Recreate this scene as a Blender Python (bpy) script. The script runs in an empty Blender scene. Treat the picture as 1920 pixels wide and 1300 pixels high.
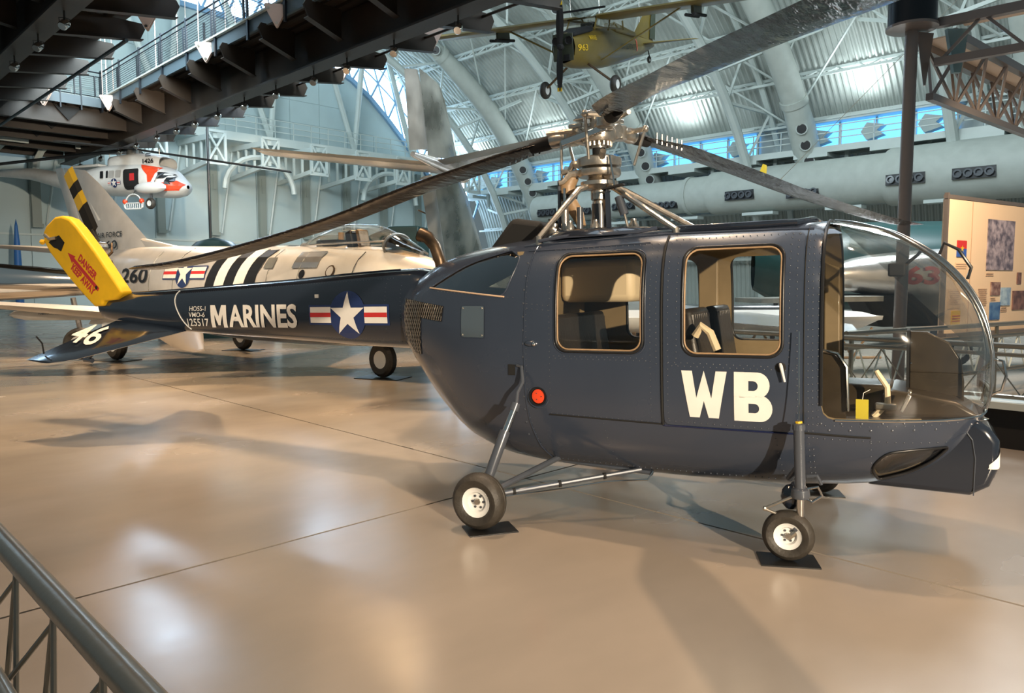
import bpy, bmesh, math, random
from mathutils import Vector, Matrix, geometry
import numpy as np
random.seed(7)
S = bpy.context.scene
COL = S.collection
R = math.radians
PI = math.pi

# ---------------------------------------------------------------- camera, world, light, exposure
cd = bpy.data.cameras.new('camera'); cam = bpy.data.objects.new('camera', cd); COL.objects.link(cam)
cd.sensor_width = 36.0; cd.lens = 36.0 * 1400 / 1920
cd.shift_y = -10 / 1920
cd.clip_start = 0.05; cd.clip_end = 500
cam.location = (0, 0, 1.5)
cam.rotation_euler = (R(90) - math.atan(111 / 1400), 0, 0)
S.camera = cam
S.view_settings.view_transform = 'Standard'
S.view_settings.look = 'None'
S.view_settings.gamma = 1
S.view_settings.use_curve_mapping = False
S.view_settings.exposure = 0.35
w = bpy.data.worlds.new('world'); S.world = w; w.use_nodes = True
w.node_tree.nodes['Background'].inputs[0].default_value = (0.60, 0.80, 0.88, 1)
w.node_tree.nodes['Background'].inputs[1].default_value = 0.16

def spot(name, loc, target, power, size=60, blend=0.5, col=(1, .72, .42), rad=0.12):
    l = bpy.data.lights.new(name, 'SPOT'); l.energy = power; l.spot_size = R(size); l.spot_blend = blend
    l.color = col; l.shadow_soft_size = rad
    o = bpy.data.objects.new(name, l); COL.objects.link(o); o.location = loc
    o.rotation_euler = (Vector(target) - Vector(loc)).to_track_quat('-Z', 'Y').to_euler()
    return o
def area(name, loc, target, power, sx, sy, col):
    l = bpy.data.lights.new(name, 'AREA'); l.energy = power; l.shape = 'RECTANGLE'; l.size = sx; l.size_y = sy; l.color = col
    o = bpy.data.objects.new(name, l); COL.objects.link(o); o.location = loc
    o.rotation_euler = (Vector(target) - Vector(loc)).to_track_quat('-Z', 'Y').to_euler()
    return o
# warm gallery spotlights: key from camera right, others overhead and from the walkway behind; added fills follow
spot('gallery_spotlight_key', (4.4, -6.0, 3.1), (0.6, 4.9, 1.25), 6500, 36, .7, (1, .82, .60), .06)
spot('gallery_spotlight_overhead', (0.0, 6.6, 9.5), (0.6, 4.4, 0), 1550, 110, .9, (1, .70, .44), .10)
spot('gallery_spotlight_tail', (-6.5, 1.5, 7.0), (-3.6, 7.8, 1.6), 500, 45, .7, (1, .74, .48), .1)
spot('gallery_spotlight_floor_near', (-4.0, 3.5, 8.5), (-2.2, 3.4, 0), 700, 80, .9, (1, .68, .40), .35)
spot('gallery_spotlight_walkway', (-2.0, 15.0, 7.2), (-2.0, 11.5, 0), 1900, 76, .8, (1, .64, .34), .4)
spot('gallery_spotlight_walkway_far', (-9.0, 19.5, 7.0), (-7.8, 15.5, 0.5), 2700, 60, .7, (1, .68, .38), .4)
spot('gallery_spotlight_right', (5.2, 2.2, 8.0), (3.6, 3.2, 0), 900, 75, .9, (1, .68, .44), .12)
spot('gallery_spotlight_fighter', (-8, 8.5, 7.4), (-7.0, 15.5, 1.8), 2200, 75, .8, (1, .78, .56), .15)
spot('gallery_spotlight_panel', (5.8, 7.6, 3.9), (7.0, 10.8, 1.8), 700, 90, .9, (1, .76, .50), .08)
spot('gallery_spotlight_rescue', (-9.5, 20, 6.2), (-17, 34, 6), 5000, 45, .8, (1, .85, .66), .15)
spot('gallery_spotlight_wall', (-7, 24, 6.5), (-15.5, 46, 6.0), 4200, 22, .3, (1, .74, .50), .08)
area('side_roof_fill', (8, 20, 14), (24, 30, 10), 1900, 10, 8, (.80, .95, 1.0))  # cool ambient fill added for the side roof, no fixture behind it
area('end_wall_fill', (-10, 22, 13), (-16, 42, 9), 4200, 12, 6, (.78, .94, 1.0))  # added cool fill that lifts the end wall
area('right_side_fill', (9, 14, 10), (7, 12.5, 0), 2000, 4, 4, (.85, .95, 1.0))  # fill added to brighten what lies behind the nose bubble
spot('left_floor_fill', (-5.0, 8.6, 8.4), (-5.2, 10.2, 0), 2300, 88, .8, (1, .70, .40), .25)  # extra spot added to brighten the left floor
spot('back_floor_fill', (-8.5, 15.5, 8.3), (-8.5, 15.0, 0), 2600, 95, .8, (1, .70, .40), .3)  # added downward spot, warms the far left floor
area('skylight_blob_light', (-16.5, 35, 13.5), (-15, 33, 0), 700, 2.2, 2.2, (.62, .80, 1.0))  # added panel, imitates a bluish skylight reflection on the floor
area('skylight_blob_light', (-8.6, 31, 10.5), (-8, 29, 0), 600, 2, 2, (.62, .80, 1.0))  # second added panel for the skylight blobs on the floor
area('overhead_fill', (2, 12, 16), (6, 14, 0), 700, 12, 12, (.70, .85, 1.0))  # large overhead fill added for general cool ambient

# ---------------------------------------------------------------- materials
def nt(name):
    m = bpy.data.materials.new(name); m.use_nodes = True
    return m, m.node_tree, m.node_tree.nodes['Principled BSDF']
def mat(name, col, rough=.5, metal=0, coat=0, bump=0, bscale=20, var=0, vscale=4, stretch=(1, 1, 1), rvar=0):
    m, t, b = nt(name); n, l = t.nodes, t.links
    b.inputs['Base Color'].default_value = (*col, 1); b.inputs['Roughness'].default_value = rough
    b.inputs['Metallic'].default_value = metal; b.inputs['Coat Weight'].default_value = coat
    b.inputs['Coat Roughness'].default_value = .06
    tc = n.new('ShaderNodeTexCoord'); mp = n.new('ShaderNodeMapping'); mp.inputs['Scale'].default_value = stretch
    l.new(tc.outputs['Object'], mp.inputs['Vector'])
    if var or rvar:
        no = n.new('ShaderNodeTexNoise'); no.inputs['Scale'].default_value = vscale; no.inputs['Detail'].default_value = 5
        l.new(mp.outputs[0], no.inputs['Vector'])
        if var:
            mr = n.new('ShaderNodeMapRange'); mr.inputs[1].default_value = .3; mr.inputs[2].default_value = .7
            mr.inputs[3].default_value = 1 - var; mr.inputs[4].default_value = 1 + var
            l.new(no.outputs[0], mr.inputs[0])
            mx = n.new('ShaderNodeVectorMath'); mx.operation = 'MULTIPLY'; mx.inputs[0].default_value = col
            l.new(mr.outputs[0], mx.inputs[1]); l.new(mx.outputs[0], b.inputs['Base Color'])
        if rvar:
            m2 = n.new('ShaderNodeMapRange'); m2.inputs[1].default_value = .3; m2.inputs[2].default_value = .7
            m2.inputs[3].default_value = max(.03, rough - rvar); m2.inputs[4].default_value = rough + rvar
            l.new(no.outputs[0], m2.inputs[0]); l.new(m2.outputs[0], b.inputs['Roughness'])
    if bump:
        nb = n.new('ShaderNodeTexNoise'); nb.inputs['Scale'].default_value = bscale; nb.inputs['Detail'].default_value = 3
        bp = n.new('ShaderNodeBump'); bp.inputs['Strength'].default_value = bump; bp.inputs['Distance'].default_value = .02
        l.new(mp.outputs[0], nb.inputs['Vector']); l.new(nb.outputs[0], bp.inputs['Height']); l.new(bp.outputs[0], b.inputs['Normal'])
    return m
def emis(name, col, st):
    m, t, b = nt(name); b.inputs['Base Color'].default_value = (*[c * .3 for c in col], 1)
    b.inputs['Emission Color'].default_value = (*col, 1); b.inputs['Emission Strength'].default_value = st
    return m
def glassy(name, tint=(1, 1, 1), refl=.5, base=.06):
    m = bpy.data.materials.new(name); m.use_nodes = True; t = m.node_tree; t.nodes.clear(); n, l = t.nodes, t.links
    o = n.new('ShaderNodeOutputMaterial'); tr = n.new('ShaderNodeBsdfTransparent'); tr.inputs[0].default_value = (*tint, 1)
    g = n.new('ShaderNodeBsdfGlossy'); g.inputs['Roughness'].default_value = .03; g.inputs[0].default_value = (.95, .97, 1, 1)
    lw = n.new('ShaderNodeLayerWeight'); lw.inputs[0].default_value = .35
    mr = n.new('ShaderNodeMapRange'); mr.inputs[3].default_value = base; mr.inputs[4].default_value = refl
    l.new(lw.outputs['Facing'], mr.inputs[0])
    mx = n.new('ShaderNodeMixShader'); l.new(mr.outputs[0], mx.inputs[0]); l.new(tr.outputs[0], mx.inputs[1]); l.new(g.outputs[0], mx.inputs[2])
    l.new(mx.outputs[0], o.inputs[0])
    return m
M = {
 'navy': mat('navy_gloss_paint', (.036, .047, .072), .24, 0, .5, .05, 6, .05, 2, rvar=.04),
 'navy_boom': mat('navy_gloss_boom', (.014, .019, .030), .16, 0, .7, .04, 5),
 'navy_dark': mat('dark_blue_seal', (.010, .016, .06), .3),
 'black': mat('black_paint', (.012, .012, .013), .35),
 'matte_black': mat('matte_black', (.008, .008, .008), .8),
 'rubber': mat('tyre_rubber', (.035, .030, .024), .55, 0, 0, .15, 60, .2, 30),
 'white': mat('white_marking', (.80, .77, .72), .45, var=.04, vscale=8),
 'whitep': mat('white_paint', (.72, .72, .70), .35, var=.06, vscale=3),
 'red': mat('red_marking', (.55, .03, .03), .45),
 'blue': mat('insignia_blue', (.018, .035, .12), .35),
 'yellow': mat('yellow_canvas', (.86, .50, .006), .62, 0, 0, .35, 5, .08, 5),
 'yellowp': mat('yellow_paint', (.70, .45, .02), .4),
 'chrome': mat('polished_steel', (.75, .72, .68), .12, 1),
 'steel': mat('cast_steel', (.55, .50, .43), .28, .9, 0, .1, 40, .2, 20),
 'alu': mat('bare_aluminium', (.60, .60, .60), .27, .85, 0, .06, 9, .12, 3),
 'alu_old': mat('weathered_aluminium', (.27, .27, .25), .38, .7, 0, .1, 12, .25, 3, rvar=.1),
 'silver': mat('silver_lacquer', (.62, .60, .57), .32, .35, .2, .03, 8, .08, 3),
 'darkgrey': mat('dark_grey_paint', (.07, .075, .085), .35, .2, .3),
 'strut': mat('slate_grey_strut', (.075, .085, .105), .3, .2, .3),
 'olive_in': mat('olive_brown_interior', (.24, .18, .10), .5, 0, .1, .06, 10, .15, 4),
 'cream': mat('cream_interior', (.80, .66, .44), .5),
 'seat': mat('black_leather', (.030, .026, .022), .38, 0, 0, .1, 30),
 'console': mat('brown_console', (.045, .033, .019), .33, .2, .2, .05, 12, .2, 8),
 'alu_dull': mat('dull_mottled_aluminium', (.30, .31, .28), .30, .9, 0, .15, 6, .35, 2.5, rvar=.12),
 'leather': mat('brown_leather', (.34, .22, .12), .45, 0, 0, .2, 20, .2, 6),
 'orange': mat('orange_red_paint', (.80, .07, .02), .35, 0, .3),
 'tag': mat('yellow_tag', (.62, .50, .03), .5),
 'blade': mat('dark_blade_skin', (.014, .011, .009), .22, 0, .06, .8, 4, .3, 3, stretch=(5, 1.2, 1), rvar=.05),
 'olive': mat('olive_drab', (.17, .12, .022), .45, 0, .1, .04, 8, .12, 2),
 'olive_dk': mat('dark_olive_camouflage', (.045, .055, .035), .5),
 'rust': mat('burnt_steel_pipe', (.13, .085, .05), .38, .7, 0, .1, 20, .3, 9),
 'walk': mat('dark_brown_walkway_steel', (.026, .017, .011), .45, .1, 0, .03, 5, .15, 2),
 'deck': mat('walkway_deck_underside', (.036, .025, .017), .55),
 'rail': mat('navy_black_rail', (.006, .009, .014), .35, .3),
 'fascia': mat('grey_blue_fascia', (.07, .10, .12), .45),
 'plate': mat('pale_pink_plate', (.62, .47, .40), .5),
 'steelw': mat('white_structural_steel', (.54, .59, .56), .5, var=.05, vscale=1),
 'duct': mat('white_duct_fabric', (.46, .49, .45), .6, 0, 0, .05, 3, .06, 2),
 'roof': mat('corrugated_white_metal', (.42, .45, .42), .5, .1, 0, 0, 5, .1, .4),
 'wallend': mat('pale_blue_grey_wall', (.46, .55, .55), .6, 0, 0, .04, 8, .10, .25),
 'post': mat('grey_green_wall_post', (.25, .28, .25), .5),
 'column': mat('brown_grey_column', (.20, .165, .15), .35, .4, .3),
 'railmetal': mat('brushed_grey_rail', (.22, .21, .18), .30, .8, 0, .04, 40),
 'tan': mat('tan_chord', (.62, .44, .30), .5),
 'panel': mat('peach_exhibit_panel', (.80, .60, .42), .55),
 'panel_txt': mat('panel_text_brown', (.50, .33, .22), .6),
 'joint': mat('floor_joint_filler', (.10, .075, .05), .7),
 'plate_blk': mat('black_floor_plate', (.012, .012, .012), .35),
 'blue_pillar': mat('blue_pillar', (.03, .13, .36), .5),
 'darkgreen': mat('dark_green_paint', (.012, .045, .045), .35),
 'teal': mat('grey_teal_paint', (.13, .22, .24), .4),
 'sky': emis('skylight_daylight', (.55, .78, 1.0), 7),
 'blueglow': emis('blue_daylit_window', (.10, .42, 1.0), 2.2),
 'lamp': emis('warm_lamp_lens', (1, .80, .55), 14),
 'glass': glassy('clear_perspex', (.97, .965, .94), .55, .025),
 'glass_t': glassy('tinted_perspex', (.55, .50, .42), .8, .10),
 'glass_w': glassy('window_glass', (.94, .93, .90), .4, .03),
}
# floor: polished concrete
m, t, b = nt('polished_concrete'); n, l = t.nodes, t.links
tc = n.new('ShaderNodeTexCoord'); no = n.new('ShaderNodeTexNoise'); no.inputs['Scale'].default_value = .55; no.inputs['Detail'].default_value = 4; no.inputs['Roughness'].default_value = .55
mp = n.new('ShaderNodeMapping'); mp.inputs['Scale'].default_value = (1, 1.8, 1); mp.inputs['Rotation'].default_value = (0, 0, .3)
l.new(tc.outputs['Object'], mp.inputs['Vector']); l.new(mp.outputs[0], no.inputs['Vector'])
cr = n.new('ShaderNodeValToRGB'); cr.color_ramp.elements[0].position = .3; cr.color_ramp.elements[1].position = .7
cr.color_ramp.elements[0].color = (.27, .232, .192, 1); cr.color_ramp.elements[1].color = (.335, .285, .235, 1)
l.new(no.outputs[0], cr.inputs[0]); l.new(cr.outputs[0], b.inputs['Base Color'])
mr = n.new('ShaderNodeMapRange'); mr.inputs[1].default_value = .3; mr.inputs[2].default_value = .7; mr.inputs[3].default_value = .19; mr.inputs[4].default_value = .29
l.new(no.outputs[0], mr.inputs[0]); l.new(mr.outputs[0], b.inputs['Roughness'])
n2 = n.new('ShaderNodeTexNoise'); n2.inputs['Scale'].default_value = 3; n2.inputs['Detail'].default_value = 2; bp = n.new('ShaderNodeBump'); bp.inputs['Strength'].default_value = .08; bp.inputs['Distance'].default_value = .02
l.new(tc.outputs['Object'], n2.inputs['Vector']); l.new(n2.outputs[0], bp.inputs['Height']); l.new(bp.outputs[0], b.inputs['Normal'])
b.inputs['Specular IOR Level'].default_value = .75
M['floor'] = m
M['blade'].node_tree.nodes['Principled BSDF'].inputs['Specular IOR Level'].default_value = .28

# ---------------------------------------------------------------- helpers
def link(o, parent=None):
    COL.objects.link(o)
    if parent is not None: o.parent = parent
    return o
def tag(o, label=None, cat=None, group=None, kind=None):
    if label: o['label'] = label
    if cat: o['category'] = cat
    if group: o['group'] = group
    if kind: o['kind'] = kind
    return o
def thing(name, label, cat, loc=(0, 0, 0), rz=0, group=None, rot=None, kind=None):
    o = bpy.data.objects.new(name, None); COL.objects.link(o); o.empty_display_size = .2
    o.location = loc; o.rotation_euler = rot if rot else (0, 0, rz)
    return tag(o, label, cat, group, kind)
class MB:
    def __init__(s): s.v = []; s.f = []
    def add(s, vs, fs):
        k = len(s.v); s.v += [tuple(p) for p in vs]; s.f += [tuple(i + k for i in f) for f in fs]; return s
    def box(s, c, d, rz=0, ry=0):
        hx, hy, hz = d[0] / 2, d[1] / 2, d[2] / 2; m = Matrix.Rotation(rz, 3, 'Z') @ Matrix.Rotation(ry, 3, 'Y'); c = Vector(c)
        vs = [c + m @ Vector((x * hx, y * hy, z * hz)) for x in (-1, 1) for y in (-1, 1) for z in (-1, 1)]
        return s.add(vs, [(0, 1, 3, 2), (4, 6, 7, 5), (0, 4, 5, 1), (2, 3, 7, 6), (0, 2, 6, 4), (1, 5, 7, 3)])
    def bar(s, p, q, wd, ht, up=(0, 0, 1)):
        p, q = Vector(p), Vector(q); d = (q - p).normalized(); u = Vector(up)
        a = d.cross(u)
        if a.length < 1e-4: a = d.cross(Vector((1, 0, 0)))
        a.normalize(); b_ = a.cross(d)
        vs = [e + a * (x * wd / 2) + b_ * (y * ht / 2) for e in (p, q) for x, y in ((-1, -1), (1, -1), (1, 1), (-1, 1))]
        return s.add(vs, [(0, 3, 2, 1), (4, 5, 6, 7), (0, 1, 5, 4), (1, 2, 6, 5), (2, 3, 7, 6), (3, 0, 4, 7)])
    def tube(s, pts, r, n=10, caps=True):
        pts = [Vector(p) for p in pts]; rs = r if isinstance(r, (list, tuple)) else [r] * len(pts); rings = []
        ref = None; k = len(pts)
        for i, p in enumerate(pts):
            d = (pts[min(i + 1, k - 1)] - pts[max(i - 1, 0)])
            d = d.normalized() if d.length > 1e-9 else Vector((0, 0, 1))
            if ref is None:
                ref = d.cross(Vector((0, 0, 1)))
                if ref.length < 1e-3: ref = d.cross(Vector((1, 0, 0)))
            a = (ref - d * ref.dot(d)).normalized(); ref = a; c = d.cross(a)
            rings.append([p + (a * math.cos(2 * PI * j / n) + c * math.sin(2 * PI * j / n)) * rs[i] for j in range(n)])
        vs = [x for q in rings for x in q]; fs = []
        for i in range(k - 1):
            for j in range(n):
                a, b2 = i * n + j, i * n + (j + 1) % n; fs.append((a, b2, b2 + n, a + n))
        if caps: fs += [tuple(range(n))[::-1], tuple((k - 1) * n + j for j in range(n))]
        return s.add(vs, fs)
    def lathe(s, prof, c, axis=(0, 0, 1), n=24, cap=True):
        ax = Vector(axis).normalized(); c = Vector(c)
        a = ax.cross(Vector((0, 0, 1)))
        if a.length < 1e-3: a = Vector((1, 0, 0))
        a.normalize(); b2 = ax.cross(a); vs = []; k = len(prof)
        for r, h in prof:
            for j in range(n): vs.append(c + ax * h + (a * math.cos(2 * PI * j / n) + b2 * math.sin(2 * PI * j / n)) * r)
        fs = []
        for i in range(k - 1):
            for j in range(n): p, q = i * n + j, i * n + (j + 1) % n; fs.append((p, q, q + n, p + n))
        if cap and prof[0] != prof[-1] and prof[0][0] > 1e-5: fs.append(tuple(range(n))[::-1])
        if cap and prof[0] != prof[-1] and prof[-1][0] > 1e-5: fs.append(tuple((k - 1) * n + j for j in range(n)))
        return s.add(vs, fs)
    def prism(s, poly, a, b2, f):       # poly of 2D points, extruded from a to b2, f(u, v, w) -> xyz
        n = len(poly); vs = [f(u, v, a) for u, v in poly] + [f(u, v, b2) for u, v in poly]
        fs = [tuple(range(n))[::-1], tuple(range(n, 2 * n))] + [(i, (i + 1) % n, (i + 1) % n + n, i + n) for i in range(n)]
        return s.add(vs, fs)
    def sphere(s, c, r, n=12, sc=(1, 1, 1)):
        c = Vector(c); k = n // 2; vs = []
        for i in range(k + 1):
            t_ = PI * i / k
            for j in range(n): p = 2 * PI * j / n; vs.append(c + Vector((math.sin(t_) * math.cos(p) * sc[0], math.sin(t_) * math.sin(p) * sc[1], math.cos(t_) * sc[2])) * r)
        fs = [(i * n + j, (i + 1) * n + j, (i + 1) * n + (j + 1) % n, i * n + (j + 1) % n) for i in range(k) for j in range(n)]
        return s.add(vs, fs)
    def build(s, name, m, parent=None, smooth=False, bevel=0, seg=2, angle=35):
        me = bpy.data.meshes.new(name); me.from_pydata(s.v, [], s.f)
        bm = bmesh.new(); bm.from_mesh(me); bmesh.ops.remove_doubles(bm, verts=bm.verts, dist=1e-5); bmesh.ops.recalc_face_normals(bm, faces=bm.faces)
        bm.to_mesh(me); bm.free()
        me.materials.append(M[m] if isinstance(m, str) else m)
        o = link(bpy.data.objects.new(name, me), parent)
        if bevel:
            bv = o.modifiers.new('bevel', 'BEVEL'); bv.width = bevel; bv.segments = seg; bv.limit_method = 'ANGLE'; bv.angle_limit = R(40)
        if smooth or bevel:
            for p in me.polygons: p.use_smooth = True
            me.set_sharp_from_angle(angle=R(angle))
        return o
def B(): return MB()
def rrect(x0, y0, x1, y1, r, k=6):
    o = []
    for cx, cy, a in ((x1 - r, y1 - r, 0), (x0 + r, y1 - r, 90), (x0 + r, y0 + r, 180), (x1 - r, y0 + r, 270)):
        for i in range(k + 1): t_ = R(a + 90 * i / k); o.append((cx + r * math.cos(t_), cy + r * math.sin(t_)))
    return o
def roundpoly(pts, r, k=5):
    o = []; n = len(pts); rs = r if isinstance(r, (list, tuple)) else [r] * n
    for i in range(n):
        p = Vector(pts[i]); a = Vector(pts[i - 1]) - p; b2 = Vector(pts[(i + 1) % n]) - p
        ra = min(rs[i], a.length * .45, b2.length * .45); A = p + a.normalized() * ra; Bq = p + b2.normalized() * ra
        for j in range(k + 1): t_ = j / k; q = A * (1 - t_) ** 2 + p * 2 * t_ * (1 - t_) + Bq * t_ * t_; o.append((q.x, q.y))
    return o
def densify(poly, step):
    o = []
    for i in range(len(poly)):
        a, b2 = poly[i], poly[(i + 1) % len(poly)]; L_ = math.dist(a, b2); k = max(1, int(L_ / step))
        for j in range(k): o.append((a[0] + (b2[0] - a[0]) * j / k, a[1] + (b2[1] - a[1]) * j / k))
    return o
def inside(p, poly):
    x, y = p; c = False; j = len(poly) - 1
    for i in range(len(poly)):
        xi, yi = poly[i]; xj, yj = poly[j]
        if (yi > y) != (yj > y) and x < (xj - xi) * (y - yi) / (yj - yi) + xi: c = not c
        j = i
    return c
def interp(st, k):
    xs = [q[0] for q in st]; ys = [q[k] for q in st]; n_ = len(xs)
    d = [(ys[i + 1] - ys[i]) / (xs[i + 1] - xs[i]) for i in range(n_ - 1)]
    ms = [d[0]] + [0 if d[i - 1] * d[i] <= 0 else 2 * d[i - 1] * d[i] / (d[i - 1] + d[i]) for i in range(1, n_ - 1)] + [d[-1]]
    def f(x):
        x = min(max(x, xs[0]), xs[-1]); i = 0
        while i < n_ - 2 and x > xs[i + 1]: i += 1
        h = xs[i + 1] - xs[i]; t_ = (x - xs[i]) / h
        return (2*t_**3-3*t_**2+1)*ys[i] + (t_**3-2*t_**2+t_)*h*ms[i] + (-2*t_**3+3*t_**2)*ys[i+1] + (t_**3-t_**2)*h*ms[i+1]
    return f
class Loft:   # stations (s, zbottom, zmid, ztop, halfwidth, n_bottom, n_top); warp maps s to x
    def __init__(s, st, warp=lambda q: q, unwarp=lambda q: q, yc=0):
        s.f = [interp(st, k) for k in range(1, 7)]; s.s0 = st[0][0]; s.s1 = st[-1][0]; s.warp = warp; s.unwarp = unwarp; s.cache = {}; s.yc = yc
    def tab(s, q):
        key = round(q, 3)
        if key in s.cache: return s.cache[key]
        zb, zc, zt, hw, nb, nt_ = [f(key) for f in s.f]; hw = max(hw, .002)
        N = 121; a = np.linspace(-PI / 2, PI / 2, N); sa, ca = np.sin(a), np.maximum(np.cos(a), 0)
        e = np.where(sa < 0, nb, nt_); hh = np.where(sa < 0, zc - zb, zt - zc)
        z = zc + hh * np.sign(sa) * np.abs(sa) ** (2 / e); y = hw * ca ** (2 / e)
        d = np.hypot(np.diff(y), np.diff(z)); u = np.concatenate([[0], np.cumsum(d)]); Lg = u[-1]; u = u / Lg
        s.cache[key] = (y, z, u, Lg); return s.cache[key]
    def at(s, q, u, side=-1, off=0):
        y, z, uu, Lg = s.tab(q); Y = np.interp(u, uu, y); Z = np.interp(u, uu, z)
        if off:
            du = .01; ya, yb = np.interp(u - du, uu, y), np.interp(u + du, uu, y); za, zb = np.interp(u - du, uu, z), np.interp(u + du, uu, z)
            ny, nz = (zb - za), -(yb - ya); L_ = math.hypot(ny, nz) or 1; Y += ny / L_ * off; Z += nz / L_ * off
        return (s.warp(q), s.yc + side * Y, Z)
    def u_of(s, q, z):
        y, zz, uu, Lg = s.tab(q); return float(np.interp(z, zz, uu))
    def xz(s, x, z, side=-1, off=0):
        q = s.unwarp(x); return s.at(q, s.u_of(q, z), side, off)
def skin_side(mb, L_, outer, holes, step=.05, side=-1, off=0, US=1.9, space='xz'):
    # outer/holes in (s, u*US) space already
    vs = []; es = []
    def loop(p):
        k = len(vs); vs.extend([Vector(q) for q in p]); es.extend([(k + i, k + (i + 1) % len(p)) for i in range(len(p))])
    loop(outer)
    for h in holes: loop(h)
    x0, x1 = min(p[0] for p in outer), max(p[0] for p in outer); y0, y1 = min(p[1] for p in outer), max(p[1] for p in outer)
    nx, ny = int((x1 - x0) / step), int((y1 - y0) / step)
    for i in range(1, nx):
        for j in range(1, ny):
            p = (x0 + (x1 - x0) * i / nx, y0 + (y1 - y0) * j / ny)
            if inside(p, outer) and not any(inside(p, h) for h in holes): vs.append(Vector(p))
    V, E_, F_, *_ = geometry.delaunay_2d_cdt(vs, es, [], 0, 1e-5)
    keep = []
    for f in F_:
        c = (sum(V[i][0] for i in f) / 3, sum(V[i][1] for i in f) / 3)
        if inside(c, outer) and not any(inside(c, h) for h in holes): keep.append(tuple(f))
    pts = [L_.at(v[0], min(max(v[1] / US, 0), 1), side, off) for v in V]
    mb.add(pts, keep)
def to_su(L_, poly, US=1.9, step=.04):
    o = []
    for x, z in densify(poly, step):
        q = L_.unwarp(x); o.append((q, L_.u_of(q, z) * US))
    return o
def shapebm(polys):
    bm = bmesh.new()
    for p in polys:
        f = bm.faces.new([bm.verts.new((x, y, 0)) for x, y in p])
    bmesh.ops.triangulate(bm, faces=bm.faces); return bm
def textbm(s, w_, h_, bold=.0, shear=0, x=0, y=0):
    cu = bpy.data.curves.new('t', 'FONT'); cu.body = s; cu.size = 1; cu.offset = bold; cu.resolution_u = 3; cu.shear = shear
    ob = bpy.data.objects.new('t', cu); me = bpy.data.meshes.new_from_object(ob)
    bm = bmesh.new(); bm.from_mesh(me); bpy.data.objects.remove(ob); bpy.data.curves.remove(cu); bpy.data.meshes.remove(me)
    xs = [v.co.x for v in bm.verts]; ys = [v.co.y for v in bm.verts]; ax, ay = min(xs), min(ys)
    sx, sy = w_ / (max(xs) - ax), h_ / (max(ys) - ay)
    for v in bm.verts: v.co = Vector(((v.co.x - ax) * sx + x, (v.co.y - ay) * sy + y, 0))
    return bm
def decal(name, bm, f, m, parent, step=None, kind=None):
    if step:
        for ax, no_ in ((0, (1, 0, 0)), (1, (0, 1, 0))):
            lo, hi = min(v.co[ax] for v in bm.verts), max(v.co[ax] for v in bm.verts); k = int((hi - lo) / step)
            for i in range(1, k + 1):
                c = [0, 0, 0]; c[ax] = lo + (hi - lo) * i / (k + 1)
                bmesh.ops.bisect_plane(bm, geom=bm.verts[:] + bm.edges[:] + bm.faces[:], plane_co=c, plane_no=no_)
    for v in bm.verts: v.co = Vector(f(v.co.x, v.co.y))
    me = bpy.data.meshes.new(name); bm.to_mesh(me); bm.free(); me.materials.append(M[m])
    return tag(link(bpy.data.objects.new(name, me), parent), kind=kind)
def star(cx, cy, r):
    o = []
    for i in range(10): a = PI / 2 + i * PI / 5; q = r if i % 2 == 0 else r * .382; o.append((cx + q * math.cos(a), cy + q * math.sin(a)))
    return o
def circle(cx, cy, r, n=40): return [(cx + r * math.cos(2 * PI * i / n), cy + r * math.sin(2 * PI * i / n)) for i in range(n)]
def rect(x0, y0, x1, y1): return [(x0, y0), (x1, y0), (x1, y1), (x0, y1)]
def starbm(cx, cy, r):
    bm = bmesh.new(); p = star(cx, cy, r); c = bm.verts.new((cx, cy, 0)); vs = [bm.verts.new((x, y, 0)) for x, y in p]
    for i in range(10): bm.faces.new((c, vs[i], vs[(i + 1) % 10]))
    return bm
def insignia(parent, f, cx, cy, r, barw, barh, step=None, border='blue'):
    # f(x, y, off)
    g = lambda o: (lambda x, y: f(x, y, o))
    bw = barw; t_ = r * .09
    decal('insignia_border', shapebm([rect(cx - bw - t_, cy - barh / 2 - t_, cx + bw + t_, cy + barh / 2 + t_)]), g(.003), border, parent, step)
    decal('insignia_disc', shapebm([circle(cx, cy, r)]), g(.006), border, parent, step)
    for x0, x1 in ((cx - bw, cx - r * .93), (cx + r * .93, cx + bw)):
        decal('insignia_bar', shapebm([rect(x0, cy - barh / 2, x1, cy + barh / 2)]), g(.008), 'white', parent, step)
        decal('insignia_stripe', shapebm([rect(x0, cy - barh * .14, x1, cy + barh * .14)]), g(.010), 'red', parent, step)
    decal('insignia_star', starbm(cx, cy, r * .97), g(.010), 'white', parent, step)
ORD = ['first', 'second', 'third', 'fourth', 'fifth', 'sixth', 'seventh', 'eighth', 'ninth', 'tenth', 'eleventh', 'twelfth', 'thirteenth', 'fourteenth', 'fifteenth', 'sixteenth']
HZ = R(45)     # hangar frame: local x = e2 (across), local y = e1 (along)
# ---------------------------------------------------------------- setting: floor, end wall, curved roof
fl = B().box((12, 17, -.09), (60, 70, .1)).build('floor', 'joint'); fl.rotation_euler.z = HZ
tag(fl, 'polished beige concrete hangar floor with thin dark joints', 'floor', kind='structure')
def slab(x0, y0, x1, y1):
    g = .009; return B().box(((x0 + x1) / 2, (y0 + y1) / 2, -.021), (x1 - x0 - 2 * g, y1 - y0 - 2 * g, .042)).build('floor_slab', 'floor', fl)
xs = [-17.95, -6.95, 4.05, 15.05, 26.05, 42]; ys = [-18, -7.1, 3.9, 14.9, 25.9, 36.9, 52]
for i in range(len(xs) - 1):
    for j in range(len(ys) - 1): slab(xs[i], ys[j], xs[i + 1], ys[j + 1])
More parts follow.
